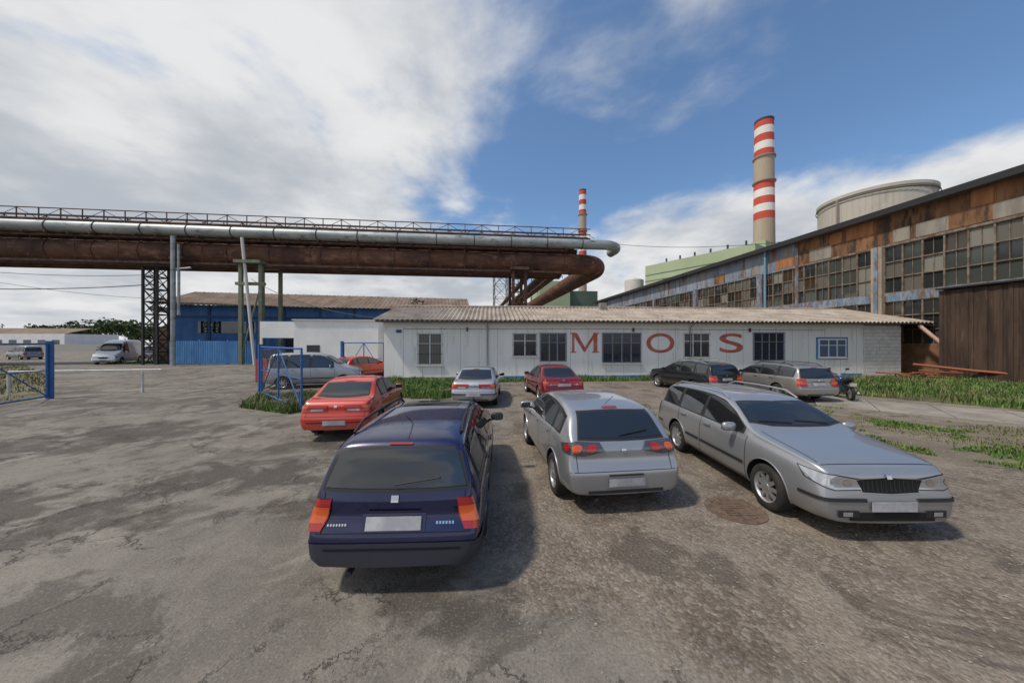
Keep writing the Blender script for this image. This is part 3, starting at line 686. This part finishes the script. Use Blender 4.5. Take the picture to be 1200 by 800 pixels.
# rust runs and replaced sheets on the cladding
patchm=[weath('grey_patch_sheet',(.22,.20,.17),(.32,.29,.25),.8,.8,c3=(.14,.07,.04),stretch=(2,1,.4)),rust,weath('orange_rust_sheet',(.30,.12,.045),(.42,.19,.08),1,.85,c3=(.10,.05,.03),stretch=(2,1,.3))]
for k in range(26):
    l=random.uniform(6,60); w_=random.choice((.95,1.9)); z0=random.choice((9.92,10.98)); b.box(l,l+w_,.0,random.uniform(.026,.04),z0,z0+random.choice((.98,1.08)),random.choice(patchm))
b.build('walls',hall)
b=MB()
bays=[5,15.8,26.4,37.1,47.8,58.5,69.2,79.9,85]
for bi,(a,c) in enumerate(zip(bays,bays[1:])):
    b.box(a-.35,a+.35,-.2,.22,0,9.8,concp if bi<3 else lblue)
    if bi<3: b.box(a-.12,a+.12,.22,.30,0,9.8,lblue)
    a1,c1=a+.36,c-.36; n=max(2,round((c1-a1)/1.12)); w=(c1-a1)/n
    for (z0,z1,rows) in ((6.12,9.68,3),(2.22,5.43,3)):
        hs=(z1-z0)/rows
        for i in range(n):
            for r in range(rows):
                x0=a1+i*w; zz=z0+r*hs
                p=random.choices(pane,[7,6,3,1.0,3,1.4])[0]
                y=random.uniform(-.12,-.10)
                b.add([(x0,y,zz),(x0+w,y+random.uniform(-.03,.03),zz),(x0+w,y+random.uniform(-.03,.03),zz+hs),(x0,y,zz+hs)],[(0,1,2,3)],p)
                b.box(x0+w/2-.015,x0+w/2+.015,-.09,-.05,zz,zz+hs,fr)
        for i in range(n+1): b.box(a1+i*w-.045,a1+i*w+.045,-.1,.0,z0,z1,fr)
        for r in range(rows+1): b.box(a1,c1,-.095,-.01,z0+r*hs-.04,z0+r*hs+.04,fr)
b.tube([(36.2,.35,12.1),(36.2,.35,0)],.11,plain('downpipe_blue',(.15,.3,.42),.5),8)
b.tube([(79,.35,12.1),(79,.35,0)],.12,M['grey'],8)
b.build('windows_and_pillars',hall)
wood=weath('dark_brown_boards',(.035,.022,.016),(.085,.052,.035),.8,.9,c3=(.14,.085,.06),stretch=(3,1,.3),bump=.3)
b=MB(); x=8.0
while x<22.1: b.box(x,x+.18,.25,1.25+random.uniform(0,.05),0,5.75+random.uniform(-.04,.04),wood); x+=.19
b.box(7.9,22.3,.2,1.5,5.80,5.9,M['black']); b.build('boarded_lean_to',hall)
pp=MB(); pm=weath('pinkish_pipe',(.42,.24,.18),(.50,.33,.27),2,.7)
pp.tube([(28.3,23.0,3.5),(28.6,20.6,.75),(28.9,19.6,.65),(29.8,15.5,.55)],.12,pm,10)
pp.tube([(26.4,21.8,.9),(28.3,20.2,.6),(29.8,16.0,.35)],.08,plain('rust_pipe',(.3,.1,.05),.8),8)
for q in ((28.6,20.6),(29.5,17.0)): pp.box(q[0]-.1,q[0]+.1,q[1]-.1,q[1]+.1,0,.6,conc)
for i in range(9):
    a=random.uniform(0,3); cx,cy=random.uniform(25,28),random.uniform(20.5,22.4); pp.tube([(cx-math.cos(a),cy-math.sin(a)*.6,.1+.05*i),(cx+math.cos(a),cy+math.sin(a)*.6,.15+.05*i)],.05,bpy.data.materials['rust_pipe'],6)
pp.build('steam_pipe')
# ------------------------------------------------------------------ pipe bridge
pb=empty('pipe_bridge',(-51,33,0),6.5)
rp=weath('rusty_pipe',(.060,.028,.019),(.15,.064,.036),.6,.8,c3=(.25,.125,.07),stretch=(.5,1,1),bump=.2,c3lo=.52,c3hi=.66)
sp_=weath('silver_pipe',(.27,.30,.30),(.42,.45,.44),.8,.5,.4,c3=(.15,.11,.085),stretch=(.4,1,1),bump=.05,c3lo=.54,c3hi=.68)
rs=weath('rusty_steel',(.045,.026,.020),(.12,.062,.042),2,.85,bump=0)
ds=plain('dark_steel',(.035,.03,.03),.7)
b=MB(); E=63.6; A=-32
def arc(cx,cy,z,r,a0,a1,n=8): return [(cx+r*math.cos(math.radians(a0+(a1-a0)*i/n)),cy+r*math.sin(math.radians(a0+(a1-a0)*i/n)),z) for i in range(n+1)]
def dirp(p,l): a=math.radians(90+7.2-6.5); return (p[0]+l*math.cos(a),p[1]+l*math.sin(a),p[2])
pts=[(A,0,11.6)]+arc(E-4.0,2.6,11.6,2.6,-90,2,12); pts.append(dirp(pts[-1],75)); b.tube(pts,1.2,rp,28)
pts=[(A,-1.5,13.6)]+arc(E-1.6,.6,13.6,2.1,-90,2,12); pts.append(dirp(pts[-1],1.0)); b.tube(pts,.55,sp_,20)
b.build('large_pipes',pb)
b=MB(); x=A
while x<E-5:
    b.tube([(x,0,11.6),(x+.12,0,11.6)],1.27,rp,24); b.tube([(x+1,-1.5,13.6),(x+1.08,-1.5,13.6)],.60,ds,16); x+=4.1
for (yy,zz,rr,ln,m) in ((1.6,13.5,.35,E-4,rp),(2.6,13.4,.28,E-5,rs),(.4,14.0,.16,E-3,sp_),(1.7,10.6,.30,E-6,rp),(-.9,10.15,.09,E-7,rs),(3.0,11.9,.4,E-7,rp),(-.6,13.25,.14,E-5,rp),(-1.0,12.95,.10,E-6,rs)):
    b.tube([(A,yy,zz),(ln,yy,zz)],rr,m,12)
for i,(xo,zz,rr) in enumerate(((E-4.2,12.6,.45),(E-6.0,11.4,.40),(E-7.5,11.2,.55),(E-8.8,11.9,.25),(E-9.8,10.9,.4))):
    p=(xo,3.0+i*.3,zz); b.tube([p,dirp(p,76)],rr,rp if i%2 else rs,14)
b.build('secondary_pipes',pb)
b=MB(); n=int((E-A)/1.9)
for yy in (-.7,1.6):
    for zz in (14.55,15.0,15.65): b.box(A,E-3,yy-.04,yy+.04,zz-.04,zz+.04,rs)
    for i in range(n-1):
        x0=A+i*1.9; b.box(x0-.035,x0+.035,yy-.035,yy+.035,13.0 if i%2 else 14.5,15.65,rs)
        if i%2: b.tube([(x0,yy,14.55),(x0+1.9,yy,15.6)],.03,rs,4,False)
        else: b.tube([(x0,yy,15.6),(x0+1.9,yy,14.55)],.03,rs,4,False)
b.box(A,E-3,-.7,1.6,14.42,14.5,ds)
b.tube([(A,.3,14.9),(E-3,.3,14.9)],.13,rp,8); b.tube([(A,1.0,15.0),(E-3,1.0,15.0)],.10,rs,8)
for yy in (-1.35,2.2):
    for zz in (12.85,10.35): b.box(A,E-6,yy-.09,yy+.09,zz-.11,zz+.11,rs)
    if yy>0:
        for i in range(int(n*.9)):
            x0=A+i*2; b.tube([(x0,yy,10.4),(x0+1,yy,12.7),(x0+2,yy,10.4)],.06,rs,4,False)
for i in range(n-2):
    x0=A+i*1.9; b.box(x0-.06,x0+.06,-2.0,2.6,12.85,13.0,rs); b.tube([(x0,-.7,14.4),(x0,1.8,13.0)],.035,rs,4,False); b.tube([(x0,-.9,14.4),(x0+.95,-.9,13.0),(x0+1.9,-.9,14.4)],.035,rs,4,False)
    if i%2: b.tube([(x0,-1.35,13.0),(x0,-1.35,10.3)],.05,rs,4,False)
b.build('walkway_and_girders',pb)
b=MB(); tan=weath('support_paint',(.14,.17,.11),(.22,.23,.16),1.4,.8,c3=(.20,.12,.07))
def portal(x,m,w=1.2,lat=True,top=10.4):
    for xx in (x-w/2,x+w/2):
        for yy in (-1.5,2.0): b.box(xx-.16,xx+.16,yy-.16,yy+.16,0,top,m)
    z=.5
    while z<top-1.5 and lat:
        for yy in (-1.5,2.0):
            b.tube([(x-w/2,yy,z),(x+w/2,yy,z+1.4)],.05,m,4,False); b.box(x-w/2,x+w/2,yy-.05,yy+.05,z+1.4,z+1.5,m)
        b.tube([(x-w/2,-1.5,z),(x-w/2,2.0,z+1.4)],.05,m,4,False); z+=1.5
    b.box(x-w/2-.3,x+w/2+.3,-2.2,2.8,top,top+.3,m)
portal(24,tan,1.9,False)
b.tube([(24.6,-1.9,.0),(23.4,-1.9,13)],.15,plain('white_pole',(.62,.60,.55),.6),8)
b.box(22.6,25.4,-1.7,-1.4,8.2,8.5,tan); b.tube([(23.1,-1.5,1),(24.9,-1.5,8)],.08,tan,6)
b.tube([(17.4,-2.3,0),(17.4,-2.3,12.8)],.2,sp_,12); b.tube([(17.9,-2.3,5),(17.9,-2.3,12.0)],.12,sp_,10); b.box(17.0,18.2,-2.3,-.5,10.6,10.8,rs); b.tube([(17.4,-2.3,9.5),(19.0,-2.3,9.7)],.1,sp_,10)
portal(52,rs,1.4); portal(-4,rs,1.4); portal(-22,rs,1.4)
b.build('supports',pb)
def lattice_tower(name,x,y,w,h,m,rot=10,r=.07):
    e=empty(name,(x,y,0),rot); b=MB()
    for sx in (-1,1):
        for sy in (-1,1): b.box(sx*w/2-.09,sx*w/2+.09,sy*w/2-.09,sy*w/2+.09,0,h,m)
    z=0
    while z<h-.1:
        st=min(w*1.0,h-z)
        for s in (-1,1):
            b.tube([(-w/2,s*w/2,z),(w/2,s*w/2,z+st)],r,m,4,False); b.tube([(w/2,s*w/2,z),(-w/2,s*w/2,z+st)],r,m,4,False)
            b.tube([(s*w/2,-w/2,z),(s*w/2,w/2,z+st)],r,m,4,False); b.tube([(s*w/2,w/2,z),(s*w/2,-w/2,z+st)],r,m,4,False)
            b.box(-w/2,w/2,s*w/2-.05,s*w/2+.05,z+st-.06,z+st+.06,m); b.box(s*w/2-.05,s*w/2+.05,-w/2,w/2,z+st-.06,z+st+.06,m)
        z+=st
    b.box(-w/2-.2,w/2+.2,-w/2-.2,w/2+.2,h,h+.12,m); b.build('lattice',e)
lattice_tower('lattice_tower',-37.3,34.7,1.3,10.2,ds,6.5,.05)
lattice_tower('lattice_tower',-3.2,92,3.6,22,plain('grey_green_steel',(.16,.18,.17),.7))
lattice_tower('lattice_tower',-61,62,2.2,10,ds); lattice_tower('lattice_tower',-70,75,2.2,10,ds); lattice_tower('lattice_tower',-52,52,1.6,9,ds)
b=MB()
for k in range(9):
    x,y=-52-6*k,52+12*k
    for dx in (-1.2,1.2): b.box(x+dx-.14,x+dx+.14,y-.14,y+.14,0,8.6-(k%2),rs)
    b.box(x-1.6,x+1.6,y-.2,y+.2,6.4,6.7,rs); b.box(x-1.6,x+1.6,y-.2,y+.2,8.0,8.2,rs)
for dx,z,r,m in ((-1,7,.35,sp_),(0,7,.3,rp),(1,6.9,.25,bluec),(-.4,8.4,.2,rs)):
    b.tube([(-49+dx,46,z),(-106+dx,160,z)],r,m,8)
b.build('pipe_gantry')
# ------------------------------------------------------------------ blue workshop with brown roof
ws=empty('blue_workshop',(-40,38.5,0),12)
blw=weath('blue_wall',(.03,.12,.32),(.055,.18,.42),.5,.7,c3=(.06,.05,.05),stretch=(2,1,.5))
bpost=plain('blue_post',(.02,.06,.16),.6)
b=MB(); b.box(0,34,0,12,0,6.7,blw); b.box(-2.2,-.02,1.0,6,0,4,brick)
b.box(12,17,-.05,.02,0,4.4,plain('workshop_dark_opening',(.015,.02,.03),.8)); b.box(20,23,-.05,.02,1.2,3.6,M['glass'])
b.box(3,9,-.04,.02,3.4,4.8,M['glass'])
for x in range(0,35,4): b.box(x,x+.25,-.12,-.0,0,6.7,bpost)
b.box(0,34,-.14,-.06,5.2,5.45,bpost)
b.build('walls',ws)
brf=weath('brown_corrugated',(.15,.10,.07),(.25,.185,.14),.7,.9,c3=(.08,.05,.035),stretch=(1,.4,1))
corr_roof('roof',ws,-1,35,-1.2,6.6,6,9.0,brf,.5,.05); corr_roof('roof_rear',ws,-1,35,6,9.0,13,6.7,brf,1,.05)
bf=MB(); vs=[];fs=[]
bm2=weath('blue_fence_sheet',(.08,.24,.50),(.12,.31,.58),1,.6,c3=(.14,.14,.14),stretch=(2,1,.5))
N_=150
for i in range(N_+1):
    x=-35.2+8.4*i/N_; y=34.0+.6*i/N_+(.06 if (i//2)%2 else 0)
    vs+=[(x,y,.1),(x,y,2.45)]
for i in range(N_): fs.append((2*i,2*i+2,2*i+3,2*i+1))
bf.add(vs,fs,bm2)
for k in range(4): bf.box(-35.2+2.75*k-.06,-35.2+2.75*k+.06,34.15+.2*k,34.25+.2*k,0,2.6,bm2)
bf.build('corrugated_fence')
ob=empty('white_outbuilding',(-17.8,27.0,0),7); b=MB()
ww=weath('white_render',(.74,.74,.72),(.82,.82,.80),.5,.8,c3=(.58,.56,.52),c3lo=.6,c3hi=.85)
b.box(0,6.6,0,4.2,0,4.1,ww); b.box(-.1,6.7,-.12,4.3,4.1,4.22,plain('flat_roof_edge',(.5,.5,.48),.7)); b.box(-2.9,-.01,.6,4,2.7,4.05,ww)
b.box(-2.9,-2.75,.6,.75,0,2.7,ww); b.box(1,2,-.03,.01,0,2.1,M['grey'])
b.build('walls',ob)
# ------------------------------------------------------------------ gates and fences
wm=plain('fence_wire',(.10,.11,.12),.6,.3)
def gate(name,p0,p1,h=2.2,mesh=True,panels=2,sp=.22):
    e=empty(name,(p0[0],p0[1],0),math.degrees(math.atan2(p1[1]-p0[1],p1[0]-p0[0]))); L_=math.dist(p0,p1); b=MB()
    b.box(-.08,.08,-.08,.08,0,h+.12,M['blue'])
    r=.036
    b.tube([(.12,0,.12),(L_,0,.12)],r,M['blue'],8); b.tube([(.12,0,h),(L_,0,h)],r,M['blue'],8); b.tube([(.12,0,h*.52),(L_,0,h*.52)],.02,M['blue'],6)
    for k in range(panels+1):
        x=.12+(L_-.12)*k/panels; b.tube([(x,0,.1),(x,0,h)],r,M['blue'],8)
    for k in range(panels):
        a=.12+(L_-.12)*k/panels; c=.12+(L_-.12)*(k+1)/panels
        b.tube([(a,0,.12),(c,0,h)] if k%2==0 else [(a,0,h),(c,0,.12)],.022,M['blue'],6)
    if mesh:
        s=-h
        while s<L_:
            for d in (1,-1):
                a=max(s,.1); c=min(s+h,L_)
                if c>a:
                    za,zc=(a-s),(c-s)
                    if d<0: za,zc=h-za,h-zc
                    b.tube([(a,0,max(.12,za)),(c,0,max(.12,zc))],.002,wm,3,False)
            s+=sp
    b.build('frame',e)
gate('blue_gate',(-11.4,15.0),(-7.15,11.25),2.15,True,2)
gate('blue_gate',(-19.4,13.9),(-17.4,8.2),2.3)
gate('blue_fence',(-11.8,23.0),(-9.0,23.2),2.3,True,2,.15)
gate('blue_fence',(-13.6,19.6),(-11.7,15.4),2.0,True,1,.2)
b=MB()
for q in ((-22.5,14.8),(-17.4,15.6)): b.tube([(q[0],q[1],0),(q[0],q[1],1.0)],.05,M['post'],8)
b.tube([(-22.5,14.8,1.05),(-16.5,15.6,1.08)],.04,M['post'],8); b.build('barrier')
b=MB(); b.box(-13.1,-12.5,16.9,17.3,.3,1.5,plain('red_board',(.4,.03,.02),.6)); b.box(-12.85,-12.75,17.0,17.1,0,.3,ds); b.build('red_sign')
# ------------------------------------------------------------------ distant structures
ch=[weath('chimney_red',(.42,.05,.035),(.55,.09,.06),.05,.8,bump=0),weath('chimney_white',(.66,.64,.60),(.76,.74,.70),.05,.8,bump=0),weath('chimney_concrete',(.36,.29,.22),(.44,.37,.29),.06,.9,stretch=(1,1,.2),bump=0)]
gal=plain('gallery',(.3,.25,.22),.8)
def chimney(x,y,top,r,s,name='striped_chimney'):
    e=empty(name,(x,y,0)); b=MB(); t=3.9*s
    seq=[0,1,0,1,0,2,2,2,0,1,0,1,0]; z=top
    rad=lambda z:r*(1+.25*(1-z/top))
    for c in seq:
        hh=t if c!=2 else t*1.1
        b.lathe([(rad(z),z),(rad(z-hh),z-hh)],ch[c],32); z-=hh
    b.lathe([(rad(z),z),(rad(0),0)],ch[2],32)
    b.lathe([(r*.8,top-1),(r*.8,top+.3),(r*1.03,top+.3),(r*1.03,top-.6)],ds,32)
    for zz in (top-t*5,top-t*8.3): b.lathe([(rad(zz)+.1,zz),(rad(zz)+.7*s,zz),(rad(zz)+.7*s,zz+.6*s),(rad(zz)+.1,zz+.1)],gal,24)
    b.build('stack',e)
chimney(121.8,160,108.5,3.85,.92)
chimney(64,300,139,3.2,1.15)
ct=empty('cooling_tower',(140,128.5,0)); b=MB()
ctm=weath('cooling_tower_concrete',(.42,.39,.34),(.50,.47,.42),.06,.9,c3=(.34,.31,.27),stretch=(1,1,.25),bump=0)
prof=[(21,0),(19,13),(17.2,26),(16.1,40),(15.7,49),(15.8,56)]; b.lathe(prof,ctm,64)
b.lathe([(15.8,56),(16.2,56.3),(16.2,57.4),(15.4,57.4),(15.2,52),(15.2,35)],ctm,64)
for k in range(60):
    a=2*math.pi*k/60; b.tube([(r*math.cos(a)*1.002,r*math.sin(a)*1.002,z) for r,z in prof],.06,ctm,4,False)
b.lathe([(16.2,55.2),(16.4,55.2),(16.4,55.5),(16.2,55.5)],ds,48)
b.box(-16.9,-16.2,-3,-2.6,20,56,gal)
b.build('shell',ct)
gw=weath('pale_green_cladding',(.32,.39,.24),(.38,.45,.29),.05,.8,bump=0,stretch=(1,1,.3)); dg_=weath('dark_green_cladding',(.07,.11,.08),(.10,.15,.11),.08,.8,bump=0)
e=empty('boiler_house',(95.5,130,0),123.7); b=MB()
b.box(0,48.5,-60,0,0,41,gw)
for z in (30,33,36): b.box(0,48.5,0,.15,z,z+.25,dg_)
b.box(10,38,-30,-12,41,44,gw); b.box(0,5,-40,-10,41,44,gw)
for k in range(6): b.tube([(5+7*k,-5,41),(5+7*k,-5,44)],.4,M['grey'],6)
b.build('walls',e)
b=MB(); b.lathe([(5,0),(5,36),(.01,38)],weath('silo_white',(.5,.48,.44),(.6,.58,.54),.1,.8),24); o=b.build('silo'); o.location=(67.5,183,0)
e=empty('green_plant_building',(8,96,0),5); b=MB(); b.box(0,9,0,20,0,20,gw); b.box(9.1,18,2,20,0,17.5,dg_)
b.box(-5,-.1,3,18,0,14,dg_)
for z in (5,9,13,17): b.box(-6,0,2.4,2.9,z,z+.2,M['grey'])
for x in (-6,-4,-2): b.box(x-.1,x+.1,2.4,2.7,0,21,M['grey'])
b.tube([(3,4,18),(3,4,25)],.5,M['grey'],8); b.build('walls',e)
e=empty('low_warehouse',(-225,118,0),4); b=MB(); b.box(0,60,0,18,0,5.2,ww); b.add([(0,0,5.2),(60,0,5.2),(60,9,7.6),(0,9,7.6)],[(0,1,2,3)],brf)
for k in range(12): b.box(3+k*4.8,5.5+k*4.8,-.05,.01,1.4,3,M['glass'])
b.build('walls',e)
e=empty('low_warehouse',(-110,130,0),4); b=MB(); b.box(0,40,0,18,0,6,plain('warehouse_grey',(.25,.26,.28),.8)); b.build('walls',e)
b=MB(); b.box(-130,-64,84,84.2,0,1.7,plain('far_wall',(.38,.37,.35),.9)); b.build('perimeter_wall')
def tree_mass(name,items,lm):
    vs=[];fs=[]; mb=MB()
    for (x,y,h,w,n,ls) in items:
        mb.tube([(x,y,0),(x+.2,y,h*.5),(x,y,h*.8)],[h*.03,h*.02,.02],rs,6)
        lob=[(random.uniform(-.6,.6)*w,random.uniform(-.6,.6)*w,h*random.uniform(.45,.85),w*random.uniform(.3,.55)) for _ in range(9)]
        for _ in range(n):
            l=random.choice(lob); d=Vector((random.gauss(0,1),random.gauss(0,1),random.gauss(0,1))).normalized()*l[3]*random.uniform(.6,1.05)
            c=Vector((x+l[0],y+l[1],l[2]))+d; a=Vector((random.gauss(0,1),random.gauss(0,1),random.gauss(0,1))).normalized(); q=a.cross(Vector((.3,.5,.8))).normalized()
            k=len(vs); vs+=[c+a*ls,c+q*ls,c-a*ls,c-q*ls]; fs.append((k,k+1,k+2,k+3))
    mb.add(vs,fs,lm); return mb.build(name)
leaf=weath('tree_leaves',(.045,.075,.022),(.09,.14,.04),.3,.8,bump=0)
tree_mass('distant_trees',[(-330+i*9+random.uniform(-3,3),205+random.uniform(-10,15),random.uniform(11,17),8,500,.8) for i in range(30)],leaf)
tree_mass('deciduous_tree',[(-13.5,46,8.6,2.4,1400,.16)],leaf)
b=MB()
def wire(a,c,sag,r=.025):
    b.tube([(a[0]+(c[0]-a[0])*t,a[1]+(c[1]-a[1])*t,a[2]+(c[2]-a[2])*t-sag*4*t*(1-t)) for t in [i/14 for i in range(15)]],r,ds,4,False)
wire((-37.3,34.7,8.4),(-60,22,7.5),1.0,.04); wire((-37.3,34.7,9.4),(-60,24,10.5),1.2); wire((-52,52,9.0),(-75,40,12),1); wire((-52,52,8.6),(-37.3,34.7,9.6),.7)
wire((12,40,14.2),(30.5,30,12.2),.8); wire((-8,21,3.8),(-27.6,35,9),.7)
b.build('overhead_cables')
# ------------------------------------------------------------------ light + sky
el,az=57,246
ts=Vector((math.sin(math.radians(az))*math.cos(math.radians(el)),math.cos(math.radians(az))*math.cos(math.radians(el)),math.sin(math.radians(el))))
sl_=bpy.data.lights.new('sun','SUN'); sl_.energy=3.0; sl_.angle=math.radians(4.0); sl_.color=(1,.92,.81)
so=bpy.data.objects.new('sun',sl_); so.rotation_euler=(-ts).to_track_quat('-Z','Y').to_euler(); S.collection.objects.link(so)
w=bpy.data.worlds.new('World'); S.world=w; w.use_nodes=True; nt=w.node_tree; N=nt.nodes; L=nt.links
bg=N['Background']; bg.inputs[1].default_value=.12
sky=N.new('ShaderNodeTexSky'); sky.sky_type='NISHITA'; sky.sun_disc=False; sky.sun_elevation=math.radians(el); sky.sun_rotation=math.radians(az); sky.ozone_density=1.5; sky.dust_density=1.5
tc=N.new('ShaderNodeTexCoord'); sp=N.new('ShaderNodeSeparateXYZ'); L.new(tc.outputs['Generated'],sp.inputs[0])
def mth(op,a,b_=0,clamp=False):
    x=N.new('ShaderNodeMath'); x.operation=op; x.use_clamp=clamp
    for s,i in ((a,0),(b_,1)):
        if isinstance(s,(int,float)): x.inputs[i].default_value=s
        else: L.new(s,x.inputs[i])
    return x.outputs[0]
def mrg(s,a,b_,c=0,d=1,sm=False):
    r=N.new('ShaderNodeMapRange'); r.inputs[1].default_value=a; r.inputs[2].default_value=b_; r.inputs[3].default_value=c; r.inputs[4].default_value=d
    if sm: r.interpolation_type='SMOOTHSTEP'
    L.new(s,r.inputs[0]); return r.outputs[0]
zz=mth('ADD',mth('MAXIMUM',sp.outputs[2],0.0),.22)
cx=mth('DIVIDE',sp.outputs[0],zz); cy=mth('DIVIDE',sp.outputs[1],zz)
cb=N.new('ShaderNodeCombineXYZ'); L.new(cx,cb.inputs[0]); L.new(cy,cb.inputs[1])
def wn(sc,det,ro,dist,loc):
    mp=N.new('ShaderNodeMapping'); mp.inputs['Location'].default_value=loc; L.new(cb.outputs[0],mp.inputs[0])
    n=N.new('ShaderNodeTexNoise'); n.inputs['Scale'].default_value=sc; n.inputs['Detail'].default_value=det; n.inputs['Roughness'].default_value=ro; n.inputs['Distortion'].default_value=dist; L.new(mp.outputs[0],n.inputs['Vector']); return n.outputs[0]
n1=wn(.95,8,.55,.3,(3.1,1.7,0)); n2=wn(2.6,8,.55,.15,(8,2,0)); n3=wn(1.1,6,.55,.2,(1,9,4))
bias=mrg(sp.outputs[0],.06,-.40,0,.28,True)
low=mrg(sp.outputs[2],.44,.14,0,.19,True)
# cumulus bank low in the sky behind the hall
lowr=mth('MULTIPLY',mrg(sp.outputs[2],.42,.24,0,.26,True),mrg(sp.outputs[0],.30,.62,0,1,True))
dens=mth('ADD',mth('ADD',n1,bias),mth('ADD',low,lowr))
dens=mth('ADD',dens,mth('MULTIPLY',mth('SUBTRACT',n2,.5),.32))
mask=mrg(dens,.53,.72,0,1,True)
shade=mrg(mth('ADD',mth('MULTIPLY',n3,.6),mth('MULTIPLY',n2,.4)),.38,.62,0,1,True)
cc=N.new('ShaderNodeValToRGB'); cc.color_ramp.elements[0].color=(3.9,4.2,4.65,1); cc.color_ramp.elements[1].color=(6.7,6.75,6.8,1); L.new(shade,cc.inputs[0])
tint=N.new('ShaderNodeMix'); tint.data_type='RGBA'; tint.blend_type='MULTIPLY'; tint.inputs[0].default_value=1; L.new(sky.outputs[0],tint.inputs[6]); tint.inputs[7].default_value=(.95,1.15,1.28,1)
mx=N.new('ShaderNodeMix'); mx.data_type='RGBA'; L.new(mask,mx.inputs[0]); L.new(tint.outputs[2],mx.inputs[6]); L.new(cc.outputs[0],mx.inputs[7]); L.new(mx.outputs[2],bg.inputs[0])
# ------------------------------------------------------------------ camera
cam=bpy.data.cameras.new('camera'); cam.sensor_width=36; cam.lens=11.64; cam.clip_end=4000; cam.clip_start=.05
co=bpy.data.objects.new('camera',cam); co.location=(0,0,2.4); co.rotation_euler=(math.pi/2,0,0); S.collection.objects.link(co); S.camera=co
S.view_settings.view_transform='Standard'; S.view_settings.look='None'; S.view_settings.exposure=0; S.view_settings.gamma=1
